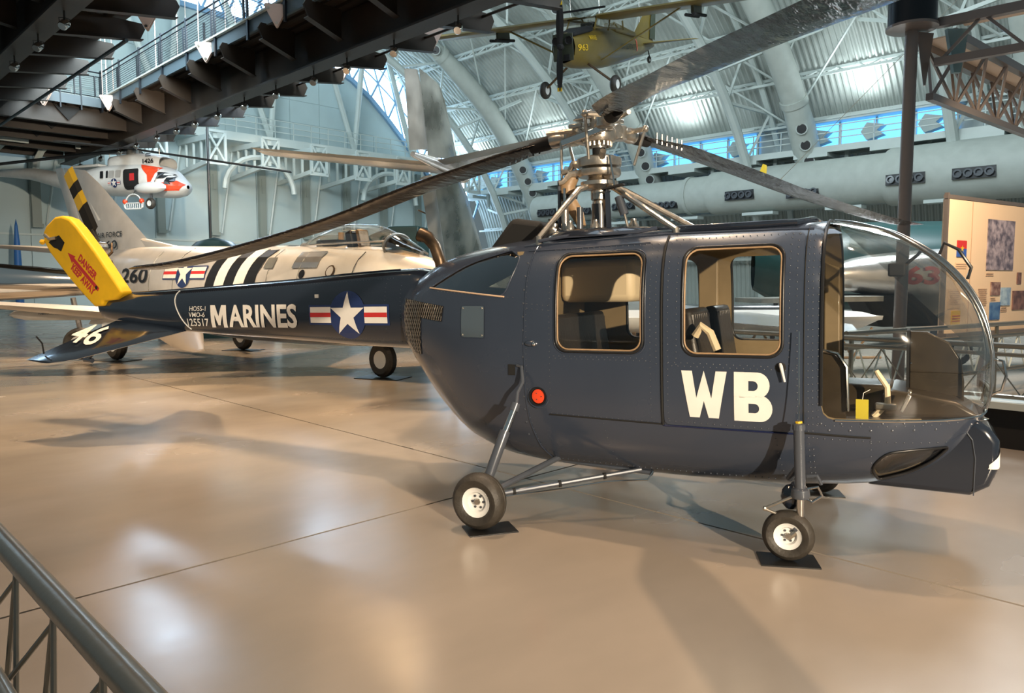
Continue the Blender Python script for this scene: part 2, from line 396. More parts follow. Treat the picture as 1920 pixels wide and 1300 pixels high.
# end wall (local x = across, z up) at e1 = 46
E1 = 46.0
def wall_top(x):
    f_ = interp([(-12, 6), (-6, 11.5), (2, 15.6), (9, 17.2), (15.7, 17.9), (22.1, 17.7), (29.3, 15.9), (35.5, 10.9), (40, 5.4), (42.6, 0.2)], 1); return f_(x)
poly = [(x * .5, wall_top(x * .5)) for x in range(-24, 86)]
wb = B().prism([(-12, 0)] + poly + [(42.6, 0)], 0, .3, lambda u, v, w_: (u, E1 + w_, v)).build('wall_end', 'wallend'); wb.rotation_euler.z = HZ
tag(wb, 'pale blue grey arched end wall of the hangar', 'wall', kind='structure')
# proud cladding panels on the upper wall
for r_ in range(5):
    z0 = 10.6 + r_ * 1.45
    for c_ in range(18):
        x0 = 1.0 + c_ * 2.2
        if min(wall_top(x0), wall_top(x0 + 2.2)) > z0 + 1.5:
            B().box((x0 + 1.1, E1 - .02, z0 + .71), (2.16, .05, 1.40)).build('wall_panel', 'wallend', wb)
# lower hangar door leaves with posts
for c_ in range(14):
    x0 = -2.5 + c_ * 3.15
    if x0 > 38: break
    B().box((x0 + 1.57, E1 - .06, 4.35), (3.09, .10, 8.5)).build('door_leaf', 'wallend', wb)
    p = B().box((x0 + .25, E1 - .45, 7.0), (.42, .12, 5.2)).box((x0 + .06, E1 - .33, 7.0), (.06, .3, 5.2)).box((x0 + .44, E1 - .33, 7.0), (.06, .3, 5.2))
    p.box((x0 + .25, E1 - .5, 4.45), (.5, .3, .2)).box((x0 + .25, E1 - .53, 7.6), (.16, .06, .9))
    p.build('wall_post', 'post', wb)
    B().tube([(x0 + .7, E1 - .4, 4.5), (x0 + 1.5, E1 - .4, 9.6)], .07, 6).build('wall_brace', 'steelw', wb)
B().box((14, E1 - .12, 4.0), (50, .08, .10)).build('wall_rail', 'steelw', wb)
# skylight strip between wall and roof
def roof_pt(t_):           # ellipse, t_ = angle from the base of the right side
    return (17 + 27 * math.cos(t_), 21.3 * math.sin(t_))
sk = B(); N_ = 60; vs = []; fs = []
for i in range(N_ + 1):
    x = -11 + i * (52.5 / N_); zt = 21.3 * math.sqrt(max(0, 1 - ((x - 17) / 27) ** 2)); vs += [(x, E1 + .5, wall_top(x) - .3), (x, E1 + .5, max(zt, wall_top(x)) + .3)]
for i in range(N_): fs.append((2 * i, 2 * i + 2, 2 * i + 3, 2 * i + 1))
sk.add(vs, fs); so = sk.build('window_1', 'sky'); so.rotation_euler.z = HZ
tag(so, 'bright arched skylight strip over the end wall', 'skylight', kind='structure')
fr = B()
for i in range(0, 34):
    x = -9 + i * 1.5; zt = 21.3 * math.sqrt(max(0, 1 - ((x - 17) / 27) ** 2)); x2 = x + 1.5; zt2 = 21.3 * math.sqrt(max(0, 1 - ((x2 - 17) / 27) ** 2))
    if x2 > 42: break
    fr.bar((x, E1 - .1, wall_top(x)), (x2, E1 - .1, zt2), .13, .13); fr.bar((x2, E1 - .1, wall_top(x2)), (x, E1 - .1, zt), .10, .10)
    fr.bar((x, E1 - .15, wall_top(x)), (x2, E1 - .15, wall_top(x2)), .25, .3); fr.bar((x, E1 - .15, zt), (x2, E1 - .15, zt2), .2, .25)
    fr.bar((x, E1 - .1, (wall_top(x) + zt) / 2), (x2, E1 - .1, (wall_top(x2) + zt2) / 2), .09, .09)
tag(fr.build('skylight_frame', mat('skylight_blue_steel', (.22, .36, .52), .5), so), kind='stuff')
# wall catwalk
ck = thing('wall_catwalk', 'pale catwalk with railing across the end wall above the door leaves', 'catwalk', rz=HZ)
B().box((18, E1 - 1.5, 10.35), (44, 1.5, .12)).build('deck', 'steelw', ck)
B().box((18, E1 - 2.3, 10.15), (44, .18, .5)).build('front_beam', 'steelw', ck)
rl = B()
for z in (10.8, 11.15, 11.5): rl.bar((-3, E1 - 2.2, z), (40, E1 - 2.2, z), .05, .05)
rl.build('railing', 'steelw', ck)
for i in range(34): B().bar((-2 + i * 1.25, E1 - 2.2, 10.4), (-2 + i * 1.25, E1 - 2.2, 11.5), .05, .05).build('post', 'steelw', ck)
for i in range(13):
    x = -1 + i * 3.15
    b_ = B().bar((x, E1 - .2, 9.7), (x, E1 - 5.2, 9.5), .22, .3).bar((x, E1 - .2, 7.9), (x, E1 - 5.2, 8.3), .2, .25)
    for k in range(4): b_.bar((x, E1 - 1.2 - k * 1.05, 9.6), (x, E1 - 1.2 - k * 1.05, 8.2), .12, .12)
    b_.bar((x - .5, E1 - 5.3, 9.7), (x - .5, E1 - 5.3, 8.0), .12, .12).bar((x + .5, E1 - 5.3, 9.7), (x + .5, E1 - 5.3, 8.0), .12, .12)
    b_.bar((x - .5, E1 - 5.3, 9.7), (x + .5, E1 - 5.3, 8.0), .10, .10).bar((x + .5, E1 - 5.3, 9.7), (x - .5, E1 - 5.3, 8.0), .1, .1)
    b_.bar((x - .5, E1 - 5.3, 9.7), (x + .5, E1 - 5.3, 9.7), .12, .12).bar((x - .6, E1 - 5.3, 8.0), (x + .6, E1 - 5.3, 8.0), .12, .2)
    b_.build('bracket_truss', 'steelw', ck)
    if i % 3 == 1:
        B().tube([(x + 2.2 * math.cos(a) + .3, E1 - 3.4, 6.9 + 2.0 * math.sin(a)) for a in [R(q) for q in range(0, 190, 15)]], .16, 6).build('arch_rib', 'steelw', ck)
# V struts above the catwalk
for i, x in enumerate((17.0, 23.2, 29.4, 34.5)):
    q = wall_top(x - .8) - .3
    vs_ = thing('roof_strut', '%s V pair of pale steel struts from the left above the wall catwalk' % ORD[i], 'strut', rz=HZ, group='V struts over the wall catwalk')
    B().tube([(x, E1 - 1.2, 10.5), (x - .1 + .5, E1 - 2.2, 19)], .19, 8).build('upright', 'steelw', vs_)
    B().tube([(x, E1 - 1.2, 10.5), (x - 3.6, E1 - 2.2, 19)], .19, 8).build('raker', 'steelw', vs_)

# curved corrugated roof shell
RB = [8.5 - 10.2, 8.5, 18.7, 28.9, 39.1, 46.2]           # rib positions along e1
roof = thing('roof_shell', 'curved corrugated white metal roof and side wall of the hangar', 'roof', rz=HZ, kind='structure')
TS = [0, .14, .28, .4157, .5047, .62, .75, .90, 1.06, 1.26, 1.5, 1.75, 2.0]
for bi in range(len(RB)):
    y0 = RB[bi]; y1 = RB[bi + 1] if bi + 1 < len(RB) else None
    if y1 is None: break
    for ti in range(len(TS) - 1):
        if ti == 3 and bi in (1, 2, 3, 4): continue       # window band
        n_ = int((y1 - y0) / .30); sub = 2; vs = []; fs = []
        cols = []
        for k in range(n_ + 1):
            yy = y0 + (y1 - y0) * k / n_; st_ = (y1 - y0) / n_
            for dy, dr in ((0, 0), (.28, 0), (.5, .085), (.78, .085)):
                if k == n_ and dy > 0: break
                cols.append((yy + dy * st_, dr))
        for yy, dr in cols:
            for q in range(sub + 1):
                t_ = TS[ti] + (TS[ti + 1] - TS[ti]) * q / sub; x, z = roof_pt(t_); nx_, nz = -math.cos(t_), -math.sin(t_)
                vs.append((x + nx_ * dr, yy, z + nz * dr))
        for c_ in range(len(cols) - 1):
            for q in range(sub): a = c_ * (sub + 1) + q; fs.append((a, a + 1, a + sub + 2, a + sub + 1))
        B().add(vs, fs).build('roof_panel', 'roof', roof)
wm = B()
for ti in range(1, len(TS) - 2):                         # purlins: small lattice girders
    x, z = roof_pt(TS[ti]); nx_, nz = -math.cos(TS[ti]), -math.sin(TS[ti]); A = (x + nx_ * .15, z + nz * .15); Bq = (x + nx_ * .75, z + nz * .75)
    p = B().bar((A[0], RB[0], A[1]), (A[0], 46, A[1]), .14, .14).bar((Bq[0], RB[0], Bq[1]), (Bq[0], 46, Bq[1]), .12, .12)
    for k in range(int(47 / 1.02)):
        ya = RB[0] + k * 1.02
        p.bar((A[0], ya, A[1]), (Bq[0], ya + .51, Bq[1]), .06, .06).bar((Bq[0], ya + .51, Bq[1]), (A[0], ya + 1.02, A[1]), .06, .06)
    p.build('purlin', 'steelw', roof)
# cross bracing rods between purlins
for bi in range(1, 5):
    for ti in range(4, 9):
        a, b_ = roof_pt(TS[ti]), roof_pt(TS[ti + 2] if ti < 9 else TS[ti + 1]); ym = (RB[bi] + RB[bi + 1]) / 2
        c_ = lambda p_: (17 + (p_[0] - 17) * .975, p_[1] * .975)
        a, b_ = c_(a), c_(b_)
        B().bar((a[0], RB[bi], a[1]), (b_[0], ym, b_[1]), .09, .09).bar((a[0], RB[bi + 1], a[1]), (b_[0], ym, b_[1]), .09, .09).build('brace_rod', 'steelw', roof)
# arched trusses
for i, yy in enumerate(RB[1:5]):
    tr = thing('arch_truss', 'white tubular arch truss, %s of the roof arches from the right' % ORD[i], 'arch truss', rz=HZ, group='arch trusses of the roof')
    yy += 1.0
    sc = lambda t_, d: (17 + (27 - d) * math.cos(t_), (21.3 - d) * math.sin(t_))
    T_ = [k * .09 for k in range(0, 21)]
    B().tube([(sc(t_, .4)[0], yy, sc(t_, .4)[1]) for t_ in T_], .17, 7).build('outer_chord', 'steelw', tr)
    B().tube([(sc(t_, 2.6)[0], yy + .9, sc(t_, 2.6)[1]) for t_ in T_], .26, 8).build('inner_chord', 'steelw', tr)
    for k in range(0, 20, 1):
        p0 = sc(T_[k], .4); p1 = sc(T_[k] + .09, 2.6) if k % 2 == 0 else None
        if k % 2 == 0:
            B().bar((p0[0], yy, p0[1]), (p1[0], yy + .9, p1[1]), .14, .14).build('web_bar', 'steelw', tr)
            if k + 2 <= 20:
                p2 = sc(T_[k + 2], .4); B().bar((p1[0], yy + .9, p1[1]), (p2[0], yy, p2[1]), .12, .12).build('web_bar', 'steelw', tr)
    for k in (4, 8, 12):
        p1 = sc(T_[k], 2.6); p0 = sc(T_[k], .4)
        B().bar((p1[0], yy + .9, p1[1]), (p0[0], yy - 4.0, p0[1]), .16, .16).build('stay', 'steelw', tr)
        B().bar((p1[0], yy + .9, p1[1]), (p0[0], yy + 4.5, p0[1]), .16, .16).build('stay', 'steelw', tr)
# rising air pipes beside each arch
for i, yy in enumerate(RB[1:5]):
    pp = thing('riser_duct', 'fat white air pipe climbing the roof, %s from the right' % ORD[i], 'air pipe', rz=HZ, group='air pipes climbing the roof')
    T_ = [.36 + k * .075 for k in range(0, 18)]
    rs = [.70 if k < 3 else (.62 if k < 8 else .5) for k in range(18)]
    B().tube([(17 + 25.2 * math.cos(t_), yy - 1.2, 19.5 * math.sin(t_)) for t_ in T_], rs, 16).build('pipe', 'duct', pp, smooth=True, angle=50)
    for k in (3, 8, 12):
        t_ = T_[k]; t2 = t_ + .012
        B().tube([(17 + 25.2 * math.cos(q), yy - 1.2, 19.5 * math.sin(q)) for q in (t_ - .008, t_ + .008)], rs[k] + .08, 16).build('collar', 'duct', pp, smooth=True)
    for k0 in (.42, .98):
        for j in range(3):
            t_ = k0 + j * .045; c_ = Vector((17 + 25.2 * math.cos(t_), yy - 1.2, 19.5 * math.sin(t_))); d = Vector((-c_.x, -c_.y, 1.5 - c_.z)).normalized()
            B().lathe([(.24, .40), (.24, .82), (0, .82)], c_, d, 12).build('nozzle', 'black', pp); B().lathe([(.25, .3), (.30, .76), (.30, .80), (.25, .78)], c_, d, 12).build('nozzle_ring', 'steelw', pp)
# long horizontal duct on the side
du = thing('main_duct', 'huge white horizontal air duct running along the side wall', 'air duct', rz=HZ)
XD = 39.3
segs = [(36.5, 30.0, .95), (30.0, 24.2, 1.0), (24.2, 22.6, 1.06), (22.6, 13.0, 1.22), (13.0, -2, 1.40)]
ZD = 6.6
for a, b_, r_ in segs:
    B().tube([(XD, a, ZD), (XD, b_, ZD)], r_, 28).build('duct_section', 'duct', du, smooth=True, angle=50)
    B().tube([(XD, b_ + .12, ZD), (XD, b_ - .12, ZD)], r_ + .12, 28).build('collar', 'duct', du, smooth=True, angle=50)
B().sphere((XD, 36.5, ZD), .95, 20, (1, .5, 1)).build('end_cap', 'duct', du, smooth=True, angle=60)
for k, (yy, dz, dx) in enumerate([(35, -.35, -.88), (32, -.45, -.85), (28.5, -.35, -.92), (25.5, -.5, -.85), (20.5, -.35, -1.17), (17, -.5, -1.1), (12, -.3, -1.37), (9.2, -.3, -1.37)]):
    B().box((XD + dx, yy, ZD + dz), (.12, 1.7, .5)).build('nozzle_panel', 'black', du)
    for j in range(4): B().lathe([(.19, 0), (.19, .14), (.12, .14), (.10, .02)], (XD + dx - .06, yy - .62 + j * .41, ZD + dz), (-1, 0, 0), 10).build('nozzle', 'darkgrey', du)
for k in range(7): B().box((XD - .3, 33.5 - k * 4.6, ZD - 1.35), (.7, 1.8, .16)).build('lower_vent', 'steelw', du)
# side catwalk
ct = thing('side_catwalk', 'pale maintenance catwalk with railing above the main duct', 'catwalk', rz=HZ)
B().box((40.3, 20, 8.45), (1.9, 48, .12)).build('deck', 'steelw', ct)
B().box((39.3, 20, 8.35), (.14, 48, .32)).build('edge_beam', 'steelw', ct)
for z in (8.9, 9.2, 9.55): B().bar((39.4, -3, z), (39.4, 44, z), .05, .05).build('rail', 'steelw', ct)
for k in range(30): B().bar((39.4, -2 + k * 1.6, 8.5), (39.4, -2 + k * 1.6, 9.55), .05, .05).build('post', 'steelw', ct)
for k in range(12):
    B().bar((40.3, 0 + k * 3.9, 8.3), (40.3, 0 + k * 3.9, 7.3), .2, .2).build('hanger', 'steelw', ct)
    B().box((40.0, 1.5 + k * 3.9, 8.1), (1.6, 1.8, .22)).build('cable_tray', 'steelw', ct)
# daylit window band between the ribs
x4, z4 = roof_pt(TS[3]); x5, z5 = roof_pt(TS[4])
for bi in range(1, 5):
    y0, y1 = RB[bi] + 2.2, RB[bi + 1] - .6
    wn = thing('window_%d' % (bi + 1), 'blue daylit window band above the side catwalk, %s bay from the right' % ORD[bi - 1], 'window', rz=HZ, kind='structure')
    zm = 8.75; zt_ = 9.95; x4 = 41.15
    B().box((x4 - .1, (y0 + y1) / 2, (zm + zt_) / 2), (.06, y1 - y0, zt_ - zm)).build('pane', 'blueglow', wn)
    B().box((x4 - .55, (y0 + y1) / 2, zt_ + .08), (1.5, y1 - y0 + .6, .10)).build('light_shelf', 'steelw', wn)
    # wall above the glass up to the next purlin
    B().add([(x4 + .1, RB[bi], zt_), (x4 + .1, RB[bi + 1], zt_), (x5, RB[bi + 1], z5), (x5, RB[bi], z5)], [(0, 1, 2, 3)]).build('lintel_sheet', 'roof', wn)
    for ya, yb in ((RB[bi], y0), (y1, RB[bi + 1])): B().box((x4, (ya + yb) / 2, 9.2), (.1, yb - ya, 1.7)).build('pier', 'roof', wn)
    for k in range(5): B().box((x4 - .25, y0 + k * (y1 - y0) / 4, (zm + zt_) / 2), (.16, .10, zt_ - zm)).build('mullion', 'steelw', wn)
    for k in range(3):
        yq = y0 + 1 + k * (y1 - y0 - 2) / 2
        B().prism([(-.5, -.25), (.3, -.45), (.6, 0), (.3, .45), (-.5, .25), (-.2, 0)], 0, .5, lambda u, v, w_: (x4 - .8 + w_, yq + u, 9.2 + v)).build('reflector', 'duct', wn)
    l = bpy.data.lights.new('uplight', 'AREA'); l.energy = 110; l.size = 1.2; l.color = (.85, .97, 1)
    o = link(bpy.data.objects.new('uplight', l)); xx, yy = x4 - 2.6, (y0 + y1) / 2
    o.location = ((xx - yy) * .7071, (xx + yy) * .7071, 10.6); o.rotation_euler = (R(180), 0, 0)
# column and elevated beams at right
cl = thing('steel_column', 'tall brown grey round steel column behind the helicopter nose', 'column', (4.68, 9.0, 0))
B().tube([(0, 0, 0), (0, 0, 4.5)], .072, 20).build('shaft', 'column', cl, smooth=True)
B().lathe([(.12, 0), (.12, .03), (.08, .05)], (0, 0, 0), n=20).build('base_ring', 'column', cl, smooth=True)
B().lathe([(.08, 4.43), (.28, 4.45), (.28, 4.48), (.26, 4.48)], (0, 0, 0), n=28).build('cap_plate', 'column', cl, smooth=True)
B().lathe([(.26, 4.48), (.26, 4.95), (.1, 4.95)], (0, 0, 0), n=28).build('cap_drum', 'rail', cl, smooth=True)
B().prism([(.08, 4.42), (.36, 4.42), (.26, 3.82), (.22, 3.82)], -.03, .03, lambda u, v, w_: (u * .83 + w_ * .5, u * .2 + w_, v)).build('gusset', 'column', cl)
B().prism([(.30, 4.45), (.55, 4.45), (.48, 3.95), (.40, 3.95)], -.03, .03, lambda u, v, w_: (u + .1, w_, v)).build('blue_gusset', 'teal', cl)
def beam(nm, lab, p, ang, L_, ztop, zbot, nb, tri=0):
    t_ = thing(nm, lab, 'truss beam', p, ang)
    for s_ in ((-tri, tri) if tri else (0,)):
        B().bar((.3, s_, ztop), (L_, s_, ztop), .10, .10).build('top_chord', 'column', t_)
    if tri: B().box((L_ / 2 + .3, 0, ztop + .05), (L_ - .5, tri * 1.7, .02)).build('top_plate', 'tan', t_)
    else: B().box((L_ / 2 + .3, .12, ztop - .02), (L_ - .5, .16, .03)).build('flange', 'tan', t_)
    B().bar((.3, 0, zbot), (L_, 0, zbot), .085, .085).build('bottom_chord', 'column', t_)
    st_ = (L_ - .4) / nb
    for k in range(nb):
        x = .35 + k * st_
        for s_ in ((-tri, tri) if tri else (0,)):
            B().bar((x, 0, zbot), (x + st_ / 2, s_, ztop), .032, .032).bar((x + st_ / 2, s_, ztop), (x + st_, 0, zbot), .032, .032).build('web_bar', 'column', t_)
    return t_
beam('truss_beam', 'brown steel truss beam rising to the upper right from the column top', (4.72, 9.16, 0), R(-42), 6.3, 4.50, 4.06, 7)
beam('lattice_beam', 'long brown triangular lattice beam running back from the column top', (4.85, 9.1, 0), R(40), 14, 4.45, 3.75, 18, .22)
# exhibit panel
ph = Vector((5.79, 10.0, 0)); pa = R(33)
ep = thing('exhibit_panel', 'peach exhibit wall panel with photographs and flags at the right', 'exhibit panel', ph, pa)
PW = 4.2
B().box((PW / 2, .04, 1.70), (PW, .08, 1.80)).build('board', 'panel', ep)
B().box((PW / 2, .02, 2.63), (PW + .1, .06, .05)).build('top_frame', 'column', ep)
B().box((-.02, .02, 1.40), (.04, .05, 2.56)).build('side_frame', 'column', ep)
B().box((PW / 2, .0, .78), (PW + .1, .12, .06)).build('bottom_frame', 'column', ep)
for x in (1.2, 3.0): B().box((x, .05, .37), (.08, .08, .75)).build('leg', 'column', ep)
B().box((.62, -.003, 1.70), (.012, .006, 1.78)).build('seam', 'panel_txt', ep)
def photo(x0, z0, x1, z1, m_, name='photograph'):
    return B().box(((x0 + x1) / 2, -.008, (z0 + z1) / 2), (x1 - x0, .014, z1 - z0)).build(name, m_, ep)
def photomat(name, c1, c2, sc_=9):
    m, t, b = nt(name); n, l = t.nodes, t.links; b.inputs['Roughness'].default_value = .4
    tc = n.new('ShaderNodeTexCoord'); no = n.new('ShaderNodeTexNoise'); no.inputs['Scale'].default_value = sc_; no.inputs['Detail'].default_value = 6
    cr = n.new('ShaderNodeValToRGB'); cr.color_ramp.elements[0].position = .38; cr.color_ramp.elements[1].position = .62
    cr.color_ramp.elements[0].color = (*c1, 1); cr.color_ramp.elements[1].color = (*c2, 1)
    l.new(tc.outputs['Object'], no.inputs['Vector']); l.new(no.outputs[0], cr.inputs[0]); l.new(cr.outputs[0], b.inputs['Base Color'])
    return m
pm = [photomat('printed_photo_%s' % k, a, b_) for k, a, b_ in (('forest', (.10, .09, .13), (.42, .36, .42)), ('sepia', (.14, .06, .06), (.42, .28, .24)), ('sky', (.20, .32, .50), (.45, .60, .72)), ('sea', (.03, .10, .28), (.10, .22, .42)), ('brown', (.10, .05, .05), (.26, .14, .12)))]
photo(1.06, 1.67, 1.84, 2.38, pm[0]); photo(1.22, 1.31, 1.49, 1.50, pm[1]); photo(1.52, 1.16, 1.81, 1.42, pm[2])
photo(1.22, .96, 1.51, 1.21, pm[3]); photo(1.89, 1.09, 2.26, 1.37, pm[4]); photo(2.00, 1.47, 2.12, 1.64, pm[4], 'unit_badge')
photo(2.5, 1.3, 3.2, 1.9, pm[1])
for x0, z0, x1, z1 in ((.21, 1.52, .55, 1.76), (.07, 1.14, .40, 1.40)): B().box(((x0 + x1) / 2, -.004, (z0 + z1) / 2), (x1 - x0, .006, z1 - z0)).build('text_panel', mat('text_panel_tan', (.72, .52, .35), .6), ep)
tl = B()
for x0, x1, z0, n_ in ((.24, .52, 1.74, 3), (.10, .37, 1.37, 7), (.88, 1.13, 1.40, 9), (1.06, 1.3, 1.62, 2), (1.22, 1.4, 1.27, 2), (1.55, 1.75, 1.13, 3)):
    for k in range(n_): tl.box(((x0 + x1) / 2 - random.random() * .02, -.010, z0 - k * .028), (x1 - x0 - random.random() * .06, .003, .010))
tag(tl.build('caption_lines', 'panel_txt', ep), kind='stuff')
f1 = photo(.24, 1.95, .48, 2.06, 'red', 'flag_top'); photo(.24, 1.84, .48, 1.95, mat('flag_blue', (.03, .10, .42), .5), 'flag_bottom')
decal('flag_star', starbm(.36, 1.95, .055), lambda x, y: (x, -.018, y), 'yellowp', ep)
photo(.17, .90, .39, 1.11, mat('flag_yellow', (.85, .55, .01), .5), 'flag_yellow')
for k in range(3): B().box((.28, -.018, .97 + k * .035), (.21, .006, .011)).build('flag_stripe', 'red', ep)
# barrier in front of the panel
ba = thing('barrier', 'low black plinth barrier with beige ledge and brown double rail by the nose', 'barrier', rz=HZ)
BX = 7.85
B().box((BX + .25, 1.2, .18), (.5, 8.6, .36)).build('plinth', 'matte_black', ba)
B().box((BX + .25, 1.2, .39), (.62, 8.7, .06)).build('ledge', 'steelw', ba)
for z, r_ in ((.93, .028), (.85, .020)): B().tube([(BX, -3, z), (BX, 5.5, z)], r_, 10).build('rail', 'railmetal', ba, smooth=True)
B().tube([(BX, -3, .47), (BX, 5.5, .47)], .02, 8).build('lower_rail', 'railmetal', ba, smooth=True)
for k in range(18):
    y = -3 + k * .47
    B().tube([(BX, y, .83), (BX + .08, y + .235, .47)], .007, 5).build('web_rod', 'railmetal', ba); B().tube([(BX + .08, y + .235, .47), (BX, y + .47, .83)], .007, 5).build('web_rod', 'railmetal', ba)
for y in (-2.2, 1.4, 4.8): B().tube([(BX, y, .42), (BX, y, .93)], .022, 10).build('post', 'column', ba)
# second railing farther back
b2 = thing('rear_railing', 'far pale truss railing behind the nose bubble in front of the panel', 'railing', (4.9, 8.8, 0), R(33))
for z in (.95, .80): B().tube([(-1.6, 0, z), (5, 0, z)], .03, 8).build('rail', 'railmetal', b2, smooth=True)
B().tube([(-1.6, 0, .35), (5, 0, .35)], .025, 8).build('lower_rail', 'railmetal', b2, smooth=True)
for k in range(14):
    x = -1.6 + k * .46
    B().tube([(x, 0, .35), (x + .23, 0, .80)], .010, 5).build('web_rod', 'steelw', b2); B().tube([(x + .23, 0, .8), (x + .46, 0, .35)], .010, 5).build('web_rod', 'steelw', b2)
for x in (-1.5, 1.7, 4.9): B().tube([(x, 0, 0), (x, 0, .95)], .025, 8).build('post', 'railmetal', b2)
# foreground railing
fg = thing('foreground_railing', 'brushed grey tubular truss railing in the near left corner', 'railing', rz=HZ)
FX = .345
B().tube([(FX, -1.5, .92), (FX, 3.6, .92)], .024, 20).build('top_tube', 'railmetal', fg, smooth=True)
B().tube([(FX - .13, -1.5, .90), (FX - .13, 3.6, .90)], .014, 12).build('inner_tube', 'railmetal', fg, smooth=True)
B().bar((FX - .10, -1.5, .70), (FX - .10, 3.6, .70), .012, .035).build('flat_bar', 'railmetal', fg)
B().tube([(FX - .05, -1.5, .12), (FX - .05, 3.6, .12)], .016, 10).build('bottom_tube', 'railmetal', fg, smooth=True)
for k in range(18):
    y = -1.3 + k * .28
    for q in (-.13, .13): B().tube([(FX - .01, y, .90), (FX - .07, y + q, .14)], .0055, 7).build('web_rod', 'railmetal', fg, smooth=True)
    B().tube([(FX, y, .90), (FX - .10, y + .14, .70)], .005, 6).build('tie_rod', 'railmetal', fg)
for y in (-1.2, 3.3): B().box((FX - .04, y, .45), (.05, .05, .9)).build('post', 'railmetal', fg)
# ---------------------------------------------------------------- the navy helicopter
HR = thing('helicopter', 'dark navy blue helicopter with glass nose bubble, MARINES boom and yellow tail cover', 'helicopter', (.331, 5.382, 0), rot=(0, R(-1.3), R(-28.5)))
bpy.context.view_layer.update()
HM = Matrix.Translation((.331, 5.382, 0)) @ Matrix.Rotation(R(-28.5), 4, 'Z') @ Matrix.Rotation(R(-1.3), 4, 'Y')
HI = HM.inverted()
XN = 2.0; LN = .68
def warp(s): return s if s < XN else XN + LN * math.sin(min((s - XN) / LN, PI / 2))
def unwarp(x): return x if x < XN else XN + LN * math.asin(min(1, (x - XN) / LN))
SE = XN + LN * PI / 2
HL = Loft([
 (-1.19, .99, 1.28, 1.50, .24, 2.3, 2.3), (-1.03, .80, 1.24, 1.60, .34, 2.3, 2.3), (-.79, .54, 1.18, 1.70, .45, 2.4, 2.5), (-.51, .34, 1.12, 1.76, .55, 2.5, 2.6),
 (-.15, .255, 1.05, 1.80, .625, 2.8, 3.1), (.30, .235, 1.02, 1.812, .655, 3.0, 3.9), (1.0, .235, 1.0, 1.815, .66, 3.0, 4.2), (1.60, .25, 1.0, 1.812, .65, 3.0, 4.2),
 (1.86, .265, .98, 1.81, .635, 2.8, 3.6), (2.10, .29, .97, 1.765, .60, 2.6, 2.6), (2.37, .37, .96, 1.63, .52, 2.4, 2.2), (2.58, .49, .955, 1.475, .415, 2.2, 2.1), (2.78, .66, .95, 1.29, .29, 2.1, 2), (2.92, .79, .95, 1.12, .17, 2, 2), (SE, .94, .95, .96, .004, 2, 2)], warp, unwarp)
US = 1.9
win1 = rrect(.318, 1.062, .885, 1.662, .075); win2 = rrect(1.122, 1.055, 1.668, 1.668, .075)
quarter = roundpoly([(-.80, 1.475), (-.07, 1.405), (.02, 1.66), (-.10, 1.715), (-.45, 1.64)], [.02, .07, .05, .03, .1])
fuel = circle(.18, .764, .052, 24)
chin = roundpoly([(2.13, .36), (2.10, .45), (2.17, .545), (2.32, .565), (2.47, .57), (2.40, .49), (2.28, .41)], [.02, .05, .06, .05, .03, .05, .05])
outer = [(-1.19, 0), (SE, 0), (SE, US), (-1.19, US)]
def su(poly): return to_su(HL, poly)
# bubble region in (s, u) space: from the frame at x = 1.86 forward, above the sill
def sill(x): return .722 + .012 * (x - 1.86)
bub = []
for k in range(24):
    q = 1.93 + (SE + .05 - 1.93) * k / 23; x = warp(q); zz = sill(x)
    bub.append((q, HL.u_of(min(q, SE - .09), zz) * US if q < SE - .02 else HL.u_of(SE - .10, zz) * US))
bub += [(SE + .05, US + .05), (1.862, US + .05)]
for k in range(8): bub.append((1.862, US + .05 - (US + .05 - HL.u_of(1.862, .80) * US) * (k + 1) / 8))
bub += [(1.872, HL.u_of(1.87, .755) * US), (1.895, HL.u_of(1.89, .732) * US)]
outer_d = densify(outer, .05)
hull = B()
for sd in (-1, 1): skin_side(hull, HL, outer_d, [bub, su(win1), su(win2), su(quarter), su(chin)] + ([su(fuel)] if sd < 0 else []), .055, sd)
hull.build('fuselage', 'navy', HR, smooth=True, angle=60)
inn = B()
for sd in (-1, 1): skin_side(inn, HL, densify([(-.9, .0), (2.35, 0), (2.35, US), (-.9, US)], .06), [[(a if a > 1.88 else a, b_) for a, b_ in bub], su(win1), su(win2), su(quarter), su(chin)], .08, sd, -.028)
inn.build('cabin_lining', 'olive_in', HR, smooth=True, angle=60)
def inset_bub():
    o = []
    for p in bub: o.append((min(p[0], SE), min(p[1], US)))
    return o
gb = B()
bo = [(min(a, SE - .001), min(b_, US)) for a, b_ in bub]
for sd in (-1, 1): skin_side(gb, HL, bo, [], .05, sd, .002)
gb.build('bubble_canopy', 'glass', HR, smooth=True, angle=80)
def glassp(poly, name, m_, off=-.006, sides=(-1, 1)):
    for sd in sides:
        g_ = B(); skin_side(g_, HL, su(poly), [], .08, sd, off); g_.build(name, m_, HR, smooth=True, angle=60)
glassp(win1, 'window_glass', 'glass_w'); glassp(win2, 'window_glass', 'glass_w'); glassp(quarter, 'quarter_window', 'glass_t'); glassp(chin, 'chin_window', 'glass_w')
def rim(poly, name, m_, r_, off, sides=(-1, 1), lab=None):
    for sd in sides:
        pts = [HL.xz(x, z, sd, off) for x, z in densify(poly, .03)]; pts.append(pts[0]); pts.append(pts[1])
        B().tube(pts, r_, 7, False).build(name, m_, HR, smooth=True, angle=60)
